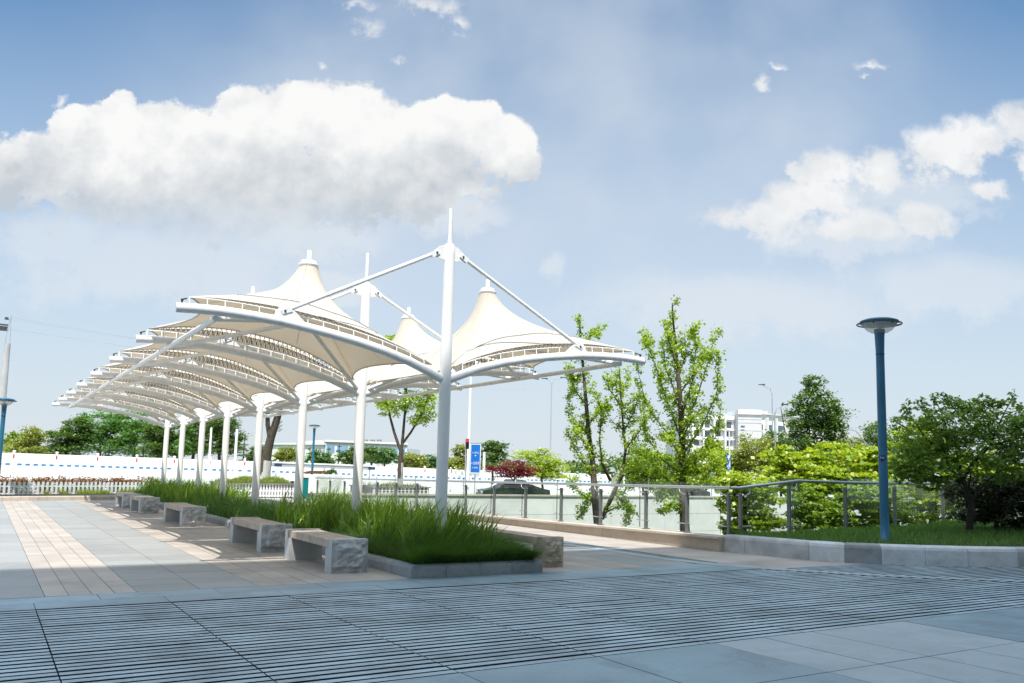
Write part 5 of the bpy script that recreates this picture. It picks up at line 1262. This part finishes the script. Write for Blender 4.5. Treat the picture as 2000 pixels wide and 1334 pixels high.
# arm lamps of the road
def arm_lamp(label, x, ybase_d, ytop, arms, d, r=.07):
    c = at(x, ytop, d); t = thing('street_lamp', label, 'street lamp', vbase(c), 'curved arm street lamps'); mb = MB(); mb.tube([vbase(c), c], [r * 1.3, r * .7], 8); mb.build('pole', M['grey_pole'], t)
    for (hx, hy) in arms:
        h = at(hx, hy, d); m = (c + h) / 2 + np.array([0, 0, abs(h[0] - c[0]) * .15]); q = c + (h - c) * .2 + np.array([0, 0, (h[2] - c[2]) * .45])
        mb = MB(); mb.tube([c - np.array([0, 0, .3]), q, m, h], r * .55, 6); ar = mb.build('arm', M['grey_pole'], t)
        e = unit(h - c); e[2] = 0; e = unit(e); mb = MB(); L = 10 * d / FL
        mb.prism([h - e * L * .35 + np.array([0, 0, .10]), h + e * L * .8 + np.array([0, 0, .06]), h + e * L * .85, h - e * L * .35], np.cross(e, [0, 0, 1]) * -.16, np.cross(e, [0, 0, 1]) * .16); mb.build('lamp_head', M['dark_metal'], ar)
arm_lamp('street lamp with two arms seen below the right canopy tip', 1077.5, 950, 748, [(1066, 740), (1098, 738)], 90)
arm_lamp('tall single arm street lamp above the white office building', 1508, 950, 768, [(1490, 752)], 85)
arm_lamp('lower single arm street lamp left of the airy street tree', 1513, 950, 806, [(1530, 791)], 70)
d6 = dY(1535, 50); c = at(1535, 852, d6); t = thing('slanted_pole', 'thin dark slanted pole beside the lower street lamp', 'pole', vbase(c)); mb = MB(); mb.tube([vbase(c), c], .05, 6); mb.build('shaft', M['dark_metal'], t); mb = MB(); mb.tube([c, at(1525, 797, d6)], [.05, .03], 6); mb.build('slanted_arm', M['dark_metal'], t)
d7 = dY(1690, 49.5); c = at(1698, 872, d7); t = thing('camera_pole', 'white road camera pole with a bent arm reaching left', 'pole', vbase(c)); mb = MB(); mb.tube([vbase(c), c], .075, 10); mb.build('pole', M['white'], t)
mb = MB(); mb.tube([c - ey * .1, at(1672, 842, d7), at(1662, 839, d7), at(1648, 840, d7)], .045, 8); a_ = mb.build('arm', M['grey_pole'], t); mb = MB(); e = at(1655, 834, d7); mb.box(tuple(e), (.16, .3, .12)); mb.build('camera', M['dark_metal'], a_)
# left concrete pole with wires
dQ = 52.0; c = at(20, 616, dQ)
t = thing('utility_pole', 'concrete utility pole with a floodlight at the left edge', 'pole', vbase(c)); b0 = at(17.5, 672, dQ)
mb = MB(); mb.tube([vbase(c), np.array([c[0], c[1], b0[2]])], [.30, .17], 12); mb.build('shaft', M['conc_pole'], t)
mb = MB(); z0 = b0[2]; dx = .12
for s in (-1, 1): mb.tube([(c[0] + s * .13, c[1], z0 - .1), (c[0] + s * .10, c[1], z0 + .6), (c[0] + .05, c[1], c[2])], .025, 6)
mb.tube([(c[0] - .5, c[1], at(12, 638, dQ)[2]), (c[0] + .15, c[1], at(20, 638, dQ)[2])], .025, 6); mb.build('steel_top', M['grey_pole'], t)
mb = MB(); e = at(5, 641, dQ); mb.box(tuple(e), (.62, .25, .30)); mb.box((e[0] - .05, e[1] - .02, e[2] + .2), (.7, .3, .10)); mb.build('floodlight', M['dark_metal'], t)
mb = MB(); e = at(13, 622, dQ); mb.box(tuple(e), (.2, .2, .14)); mb.tube([e, (c[0], c[1], e[2] - .1)], .02, 5); mb.build('small_floodlight', M['dark_metal'], t)
for (y0, x1, y1, lab) in ((620, 330, 700, 'upper overhead wire running right from the utility pole'), (643, 330, 704, 'lower overhead wire running right from the utility pole'), (624, 330, 692, 'thin overhead wire just below the upper wire at left')):
    a = at(20, y0, dQ); b = at(x1 + 700, y1 + 60, 150); pts = []
    for q in range(13):
        s = q / 12; p = a + (b - a) * s; p[2] -= 2.0 * 4 * s * (1 - s) * .35; pts.append(p)
    mb = MB(); mb.tube(pts, .008, 4); o = mb.build('overhead_wire', M['grey_pole']); tag(o, lab, 'wire', 'overhead wires')

# ================================================================== CARS BY THE FAR WALL
def car(label, loc, rz, paint, L=4.3, W=1.75, H=1.42, group='parked cars beyond the far wall'):
    t = thing('parked_car', label, 'car', loc, group, rz, local=True)
    prof = [(-L / 2, .45), (-L / 2 + .05, .78), (-L * .30, .92), (-L * .17, H - .04), (L * .05, H), (L * .24, H - .10), (L * .40, .95), (L / 2 - .03, .86), (L / 2, .45), (L / 2 - .1, .25), (-L / 2 + .1, .25)]
    mb = MB(); n = len(prof)
    sec = [(-W / 2, 1), (-W / 2 + .12, 1), (W / 2 - .12, 1), (W / 2, 1)]; vs = []
    for iy, yv in enumerate((-W / 2, -W / 2 + .16, W / 2 - .16, W / 2)):
        for (x, z) in prof:
            zz = z; yy = yv
            if z > .95 and iy in (0, 3): yy = yv * .86
            if z > .95 and iy in (0, 3): zz = z - .06
            vs.append((x, yy, zz))
    fs = [tuple(range(n)), tuple(range(4 * n - 1, 3 * n - 1, -1))]
    for k in range(3):
        for i in range(n):
            j = (i + 1) % n; fs.append((k * n + i, (k + 1) * n + i, (k + 1) * n + j, k * n + j))
    mb.add(vs, fs, 0, False); mb.build('body', M[paint], t)
    for sgn in (-1, 1):
        y = sgn * (W / 2 * .93 + .02); mb = MB()
        mb.add([(-L * .25, y, .95), (-L * .15, y * .96, H - .14), (L * .03, y * .96, H - .11), (L * .03, y, .95)], [(0, 1, 2, 3)]); mb.build('side_window', M['window'], t); mb = MB(); mb.add([(L * .05, y, .95), (L * .05, y * .96, H - .11), (L * .22, y * .96, H - .19), (L * .34, y, .95)], [(0, 1, 2, 3)])
        mb.build('side_window', M['window'], t)
        for xw in (-L * .31, L * .30):
            mb = MB(); mb.tube([(xw, sgn * (W / 2 - .18), .32), (xw, sgn * (W / 2 + .01), .32)], .32, 18); wv = mb.build('wheel', M['tyre'], t)
            mb = MB(); mb.tube([(xw, sgn * (W / 2 + .011), .32), (xw, sgn * (W / 2 + .02), .32)], .2, 14); mb.build('rim', M['steel'], wv)
    for nm, xx, mm in (('headlight', -L / 2 - .004, 'white'), ('tail_light', L / 2 + .004, 'red')):
        for sgn in (-1, 1):
            mb = MB(); mb.box((xx, sgn * W * .34, .68), (.03, .32, .13)); mb.build(nm, M[mm], t)
    return t
def carat(x, y, d, z=-.58): p = at(x, y, d); return (float(p[0]), float(p[1]), z)
car('dark green parked car with a sloping tail behind the blue sign post', carat(1002, 955, dY(1002, 48.6)), -.25, 'car_dark', 4.7, 1.8, 1.30)
car('charcoal parked car seen through the railing left of the taller ginkgo trunk', carat(1332, 960, dY(1332, 49.2)), -.5, 'car_grey', 4.0, 1.7, 1.32)
car('white van roof showing above the handrail behind the red maple', carat(997, 940, dY(997, 53.5)), -.3, 'car_white', 4.2, 1.8, 1.62)

# ================================================================== BUILDINGS
def face_box(mb, a, b, depth, z0, z1, off=0.0):
    """wall slab along a->b (2-D points), thick away from the viewer"""
    a = np.array(a, float); b = np.array(b, float); d = unit(b - a); n = np.array([-d[1], d[0]])
    if n @ a < 0: n = -n
    q = [a + n * off, b + n * off, b + n * (off + depth), a + n * (off + depth)]
    mb.prism([(*p, 0) for p in q], (0, 0, z0), (0, 0, z1))
# white office block, right
dO = 150.0
t = thing('office_building', 'white three storey office building with a grey stair tower behind the trees', 'building', vbase(at(1440, 940, dO), 0))
def zz(y, x=1440): return float(at(x, y, dO)[2])
A, B, C_, D_ = at(1330, 900, dO)[:2], at(1436, 900, dO)[:2], at(1482, 900, dO)[:2], at(1575, 900, dO + 8)[:2]; E2 = at(1660, 900, dO + 14)[:2]
mb = MB(); face_box(mb, A, B, 14, 0, zz(815), .6); face_box(mb, C_, D_, 14, 0, zz(806), .6); face_box(mb, D_, E2, 14, 0, zz(822), .5); mb.build('wall', M['build_white'], t)
mb = MB(); face_box(mb, B, C_, 15, 0, zz(810), -2.0); mb.build('stair_tower', M['build_grey'], t)
mb = MB(); face_box(mb, B, C_, 15.6, zz(810) + .02, zz(800.5), -2.3); face_box(mb, A, B, .5, zz(815) - .4, zz(812.5), .1); face_box(mb, C_, D_, .5, zz(806), zz(804), .1); mb.build('parapet', M['build_white'], t)
mb = MB(); b1, b2 = at(1470, 900, dO + 6)[:2], at(1500, 900, dO + 6)[:2]; face_box(mb, b1, b2, 5, zz(802), zz(796)); mb.build('roof_box', M['build_grey'], t)
mb = MB()
for x in (1452, 1462, 1470, 1478): p = at(x, 900, dO + 4); mb.tube([(p[0], p[1], zz(802)), (p[0], p[1], zz(795.5))], .10, 5)
for y in (796, 799): mb.tube([(*at(1450, 900, dO + 4)[:2], zz(y)), (*at(1482, 900, dO + 4)[:2], zz(y))], .10, 5)
mb.build('roof_frame', M['dark_metal'], t)
def winrow(a, b, xs, y0, y1, mat='window', off=.52, fw=.0):
    a = np.array(a); b = np.array(b); L = np.linalg.norm(b - a)
    for (s0, s1) in xs:
        mb = MB(); face_box(mb, a + (b - a) * s0, a + (b - a) * s1, .3, zz(y1), zz(y0), off); w = mb.build('window', M[mat], t)
        mb = MB(); face_box(mb, a + (b - a) * s0, a + (b - a) * s1, .35, zz(y1) - .25, zz(y1) - .02, off - .12); mb.build('sill', M['build_white'], w)
fr_ = [(i / 5 + .03, i / 5 + .145) for i in range(5)]
winrow(A, B, fr_, 824, 836); winrow(A, B, fr_, 843, 853); winrow(A, B, fr_, 862, 872)
mb = MB()
for i in range(6): p = A + (B - A) * (i / 5.0); q = A + (B - A) * (i / 5.0 + .03); face_box(mb, p, q, .9, 0, zz(813), -.4)
for y in (838, 857, 876): face_box(mb, A, B, .5, zz(y) - .25, zz(y), .0)
mb.build('facade_fins', M['build_white'], t)
winrow(C_, D_, [(.04, .14), (.24, .34), (.42, .58), (.66, .78), (.86, .96)], 826, 838); winrow(C_, D_, [(.04, .14), (.24, .34), (.42, .58), (.66, .78), (.86, .96)], 846, 858)
mb = MB()
for s in (.19, .38, .62, .82): face_box(mb, C_ + (D_ - C_) * (s - .012), C_ + (D_ - C_) * (s + .012), .8, 0, zz(812), -.1)
mb.build('facade_fins', M['build_white'], t)
winrow(B, C_, [(.12, .28)], 832, 836, off=-2.06); winrow(B, C_, [(.12, .28)], 849, 853, off=-2.06)
mb = MB()
for y in (820, 827, 842, 858): face_box(mb, B, C_, .1, zz(y), zz(y) + .08, -2.03)
mb.build('cladding_joints', M['grey_pole'], t)
# long white hall, centre left
dH = 210.0
t = thing('long_hall', 'long low white hall with blue windows and small roof letters far behind the columns', 'building', vbase(at(660, 900, dH), 0))
def zh(y, x): return float(at(x, y, dH)[2])
A, B, C_, D_ = at(500, 900, dH + 14)[:2], at(632, 900, dH)[:2], at(796, 900, dH + 10)[:2], at(822, 900, dH + 24)[:2]
mb = MB(); face_box(mb, A, B, 30, 0, zh(868, 600), .5); face_box(mb, B, C_, 30, 0, zh(863, 650), .5); face_box(mb, C_, D_, 20, 0, zh(874, 800), .3); mb.build('wall', M['build_white'], t)
mb = MB(); face_box(mb, A, B, 31, zh(867.9, 600), zh(864, 600), .0); face_box(mb, B, C_, 31, zh(862.9, 650), zh(859, 650), .0); mb.build('roof_edge', M['build_white'], t)
mb = MB(); face_box(mb, A, B, .1, zh(868.6, 600), zh(867.9, 600), .3); face_box(mb, B, C_, .1, zh(864.4, 650), zh(863.6, 650), .3); face_box(mb, B, C_, .1, zh(866.6, 650), zh(866, 650), .3); mb.build('roof_lines', M['grey_pole'], t)
for (s0, s1) in [(i / 6.6, i / 6.6 + .125) for i in range(6)] + [(.93, .985)]:
    mb = MB(); face_box(mb, B + (C_ - B) * s0, B + (C_ - B) * s1, .3, zh(885, 700), zh(871, 700), .42); mb.build('window', M['window_blue'], t)
mb = MB()
for i, x in enumerate(np.linspace(713, 745, 13)):
    if i in (3, 8): continue
    p = at(x, 861, dH + 4); mb.box((p[0], p[1], zh(861.5, x) + .42), (.26, .1, .10)); mb.box((p[0], p[1], zh(861.5, x) + .12), (.24, .1, .08)); mb.box((p[0] - .08, p[1] + .02, zh(861.5, x) + .26), (.06, .1, .44))
    if i % 2: mb.box((p[0] + .08, p[1] + .03, zh(861.5, x) + .28), (.06, .1, .36))
mb.build('roof_letters', M['dark_metal'], t)
# small distant white block
t = thing('distant_block', 'small plain white block far off between the maple and left ginkgo', 'building', vbase(at(1096, 930, 120), 0)); a, b = at(1089, 900, 120)[:2], at(1104, 900, 120)[:2]
mb = MB(); face_box(mb, a, b, 6, 0, float(at(1096, 910, 120)[2])); mb.build('wall', M['build_white'], t); mb = MB(); face_box(mb, a, b, 6.4, float(at(1096, 910, 120)[2]), float(at(1096, 908.5, 120)[2]), -.2); mb.build('roof', M['build_white'], t)
# the tall building behind the photographer whose shadow covers the foreground
t = thing('tall_office_block', 'tall grey office block behind the viewpoint that shades the foreground paving', 'building', (0, -3.65, 0))
mb = MB(); mb.box((0, -13.78, 17.0), (150, 20, 34.1)); mb.build('wall', M['office'], t)
for k in range(9):
    mb = MB(); mb.box((0, -3.75, 2.6 + k * 3.6), (140, .1, 1.3)); mb.build('window_band', M['window'], t)

# ================================================================== SKY, SUN, CAMERA
W = bpy.data.worlds.new('World'); S.world = W; W.use_nodes = True
nt = W.node_tree; N = nt.nodes; L = nt.links
bg = N['Background']; bg.inputs['Strength'].default_value = 0.15
SUND = np.array([.26, .50, -1.0]); SUND = SUND / np.linalg.norm(SUND)     # the way sunlight travels
sun_el = math.asin(-SUND[2]); sun_az = math.atan2(-SUND[0], -SUND[1])        # compass angle of the sun from +Y toward +X
sky = N.new('ShaderNodeTexSky'); sky.sky_type = 'NISHITA'; sky.sun_disc = False; sky.sun_elevation = sun_el; sky.sun_rotation = sun_az % (2 * math.pi)
sky.air_density = 1.0; sky.dust_density = 1.6; sky.ozone_density = 1.2
def val(x):
    return x
def math_(op, a, b=None, c=None, clamp=False):
    n = N.new('ShaderNodeMath'); n.operation = op; n.use_clamp = clamp
    for i, q in enumerate((a, b, c)):
        if q is None: continue
        if isinstance(q, (int, float)): n.inputs[i].default_value = q
        else: L.new(q, n.inputs[i])
    return n.outputs[0]
def smooth(x, a, b):
    n = N.new('ShaderNodeMapRange'); n.interpolation_type = 'SMOOTHSTEP'; n.inputs[1].default_value = a; n.inputs[2].default_value = b; L.new(x, n.inputs[0]); return n.outputs[0]
tc = N.new('ShaderNodeTexCoord'); D_ = tc.outputs['Generated']
def dot(vec):
    n = N.new('ShaderNodeVectorMath'); n.operation = 'DOT_PRODUCT'; L.new(D_, n.inputs[0]); n.inputs[1].default_value = tuple(float(c) for c in vec); return n.outputs['Value']
fw = math_('MAXIMUM', math_('ABSOLUTE', dot(Fh)), 0.05)
u_ = math_('DIVIDE', dot(Rh), fw); v_ = math_('DIVIDE', dot(UP), fw)       # a fixed compass frame of the sky
cx = N.new('ShaderNodeCombineXYZ'); L.new(u_, cx.inputs[0]); L.new(v_, cx.inputs[1]); UVW = cx.outputs[0]
def noise(scale, detail, rough=.55, off=(0, 0, 0), stretch=(1, 1, 1)):
    mp = N.new('ShaderNodeMapping'); mp.inputs['Location'].default_value = off; mp.inputs['Scale'].default_value = stretch; L.new(UVW, mp.inputs[0])
    n = N.new('ShaderNodeTexNoise'); n.inputs['Scale'].default_value = scale; n.inputs['Detail'].default_value = detail; n.inputs['Roughness'].default_value = rough; L.new(mp.outputs[0], n.inputs['Vector']); return n.outputs['Fac']
def blobs(lst, wu, wv):
    best = None
    for (x, y, rx, ry) in lst:
        cu, cv = uv(x, y); ru, rv = rx / 1600.0, ry / 1600.0
        a = math_('MULTIPLY', math_('SUBTRACT', wu, cu), 1 / ru); b = math_('MULTIPLY', math_('SUBTRACT', wv, cv), 1 / rv)
        q = math_('SUBTRACT', 1.0, math_('SQRT', math_('ADD', math_('MULTIPLY', a, a), math_('MULTIPLY', b, b))))
        best = q if best is None else math_('SMOOTH_MAX', best, q, .18)
    return best
n_big = noise(9, 9, .62); n_mid = noise(24, 9, .66, (3, 1, 0)); n_fine = noise(75, 6, .6, (1, 5, 0)); n_low = noise(3.2, 5, .5, (7, 2, 0))
wu = math_('ADD', u_, math_('MULTIPLY', math_('SUBTRACT', n_big, .5), .09)); wv = math_('ADD', v_, math_('MULTIPLY', math_('SUBTRACT', n_mid, .5), .06))
MAIN = [(60, 335, 120, 95), (210, 290, 140, 105), (150, 240, 60, 40), (350, 300, 170, 120), (235, 205, 40, 35), (500, 270, 150, 125), (590, 230, 110, 90), (690, 270, 130, 120), (830, 280, 130, 105), (920, 260, 90, 75), (990, 285, 70, 70), (1020, 320, 45, 45), (950, 225, 40, 35), (860, 215, 55, 40), (580, 185, 60, 40), (455, 200, 50, 40), (690, 195, 45, 40), (420, 390, 360, 90), (750, 360, 240, 80)]
RIGHT = [(1610, 330, 75, 45), (1500, 425, 120, 48), (1570, 390, 110, 48), (1690, 440, 100, 40), (1790, 430, 80, 40), (1720, 330, 45, 55), (1830, 300, 100, 60), (1910, 270, 90, 50), (1990, 250, 80, 60), (1925, 370, 38, 28), (1990, 325, 40, 40), (1550, 330, 25, 18)]
BITS = [(720, 52, 40, 34), (690, 5, 55, 18), (830, 8, 75, 28), (880, 20, 40, 34), (905, 50, 20, 24), (120, 196, 20, 18), (630, 128, 14, 14), (1700, 126, 34, 13), (1690, 156, 20, 11), (1500, 162, 22, 16), (1530, 130, 20, 9), (770, 118, 24, 14), (10, 440, 22, 18), (90, 455, 26, 22), (410, 475, 26, 18)]
FAINT = [(300, 520, 420, 110), (600, 470, 200, 60), (460, 560, 120, 42), (640, 560, 120, 50), (1075, 525, 35, 40), (1650, 470, 240, 60), (1850, 560, 280, 85), (1450, 600, 420, 90), (100, 470, 200, 90), (900, 420, 120, 50), (1780, 380, 240, 60)]
fld = math_('SUBTRACT', n_mid, .5); fb = math_('SUBTRACT', n_big, .5)
nz_ = math_('ADD', math_('ADD', math_('MULTIPLY', fld, 1.15), math_('MULTIPLY', fb, 1.2)), math_('MULTIPLY', math_('SUBTRACT', n_fine, .5), .35))
def cover(lst, a, b, k=1.0, gain=1.0):
    d = math_('ADD', math_('MULTIPLY', blobs(lst, wu, wv), gain), math_('MULTIPLY', nz_, k)); return d, smooth(d, a, b)
d1, a1 = cover(MAIN, .04, .34, 1.45, 1.5); d2, a2 = cover(RIGHT, -.12, .52, 1.25); d3, a3 = cover(BITS, .0, 1.25, 2.3)
d4 = math_('ADD', blobs(FAINT, wu, wv), math_('MULTIPLY', nz_, .6)); a4 = math_('MULTIPLY', smooth(d4, .0, .65), .55)
# the undersides of the big bank melt into the haze below
vb = lambda y: uv(600, y)[1]
und = smooth(math_('ADD', v_, math_('MULTIPLY', fb, .10)), vb(520), vb(365)); a1 = math_('MULTIPLY', a1, math_('ADD', .06, math_('MULTIPLY', und, .94)))
und2 = smooth(v_, vb(500), vb(400)); a2 = math_('MULTIPLY', a2, math_('ADD', .35, math_('MULTIPLY', und2, .57)))
alpha = math_('MAXIMUM', math_('MAXIMUM', a1, a2), math_('MULTIPLY', a3, .85))
# light and shade inside the clouds: density compared with density a little nearer the sun
def relief(scale, off, sh):
    a = noise(scale, 7, .55, off); b = noise(scale, 7, .55, (off[0] + sh[0], off[1] + sh[1], 0)); return math_('SUBTRACT', a, b)
rel = math_('ADD', math_('MULTIPLY', relief(6, (0, 0, 0), (-.02, .045)), 1.5), math_('MULTIPLY', relief(20, (3, 1, 0), (-.006, .016)), .55))
topn = smooth(math_('ADD', v_, math_('MULTIPLY', fb, .22)), vb(420), vb(225))
lit = math_('ADD', math_('MULTIPLY', topn, .80), math_('ADD', .16, math_('MULTIPLY', rel, 1.5)), clamp=True)
litr = math_('MAXIMUM', lit, math_('MULTIPLY', smooth(u_, .12, .2), math_('ADD', .74, rel)))
def rgb(c):
    n = N.new('ShaderNodeRGB'); n.outputs[0].default_value = (*c, 1); return n.outputs[0]
def mix(f, a, b):
    n = N.new('ShaderNodeMix'); n.data_type = 'RGBA'; n.clamp_factor = True
    if isinstance(f, (int, float)): n.inputs[0].default_value = f
    else: L.new(f, n.inputs[0])
    L.new(a, n.inputs[6]); L.new(b, n.inputs[7]); return n.outputs[2]
K = 1.0
SKY_GAIN, HAZE, CLOUD_HI, CLOUD_LO, FAINTC = 1.0, (2.30, 2.48, 2.68), (2.98, 2.98, 2.96), (1.74, 1.90, 2.06), (2.46, 2.60, 2.74)
gain = N.new('ShaderNodeMix'); gain.data_type = 'RGBA'; gain.blend_type = 'MULTIPLY'; gain.inputs[0].default_value = 1; L.new(sky.outputs[0], gain.inputs[6]); gain.inputs[7].default_value = (SKY_GAIN * .25, SKY_GAIN * .43, SKY_GAIN * .51, 1)
mid_ = math_('MULTIPLY', smooth(math_('ABSOLUTE', math_('SUBTRACT', u_, .05)), .66, .18), smooth(v_, .10, .40))
hz_f = math_('ADD', math_('SUBTRACT', .97, math_('MULTIPLY', v_, 1.5)), math_('MULTIPLY', mid_, math_('ADD', .14, math_('MULTIPLY', smooth(n_low, .35, .68), .30))))
hz_f = math_('MINIMUM', math_('MAXIMUM', hz_f, .10), .97)
base = mix(hz_f, gain.outputs[2], rgb(HAZE))
c = mix(a4, base, rgb(FAINTC))
c = mix(alpha, c, mix(litr, rgb(CLOUD_LO), rgb(CLOUD_HI)))
c = mix(math_('MULTIPLY', smooth(dot(UP), .56, .80), .9), c, rgb((4.4, 5.0, 5.6)))      # brighter sky added overhead, out of view, to fill the shade
L.new(c, bg.inputs['Color'])
try: W.cycles.sampling_method = 'MANUAL'; W.cycles.sample_map_resolution = 512
except Exception: pass

sd = bpy.data.lights.new('sun', 'SUN'); sd.energy = 2.8; sd.angle = math.radians(.53); sd.color = (1.0, .95, .88)
so = bpy.data.objects.new('sun', sd); COL.objects.link(so); so.location = (-20, -25, 60); so.rotation_euler = V(SUND).to_track_quat('-Z', 'Y').to_euler()

cd = bpy.data.cameras.new('camera'); co = bpy.data.objects.new('camera', cd); COL.objects.link(co)
cd.sensor_width = 36; cd.sensor_fit = 'HORIZONTAL'; cd.lens = FL / 2000 * 36; cd.shift_y = (PCY - 667) / 2000; cd.clip_start = .1; cd.clip_end = 6000
from mathutils import Matrix
m4 = Matrix.Identity(4)
for i in range(3): m4[i][0], m4[i][1], m4[i][2], m4[i][3] = CR[i], CU[i], -CF[i], CAM[i]
co.matrix_world = m4; S.camera = co

S.render.engine = 'CYCLES'
S.view_settings.view_transform = 'Standard'; S.view_settings.look = 'None'; S.view_settings.gamma = 1.0; S.view_settings.use_curve_mapping = False
S.view_settings.exposure = 1.1
S.cycles.max_bounces = 6; S.cycles.diffuse_bounces = 3; S.cycles.transparent_max_bounces = 16; S.cycles.use_denoising = True
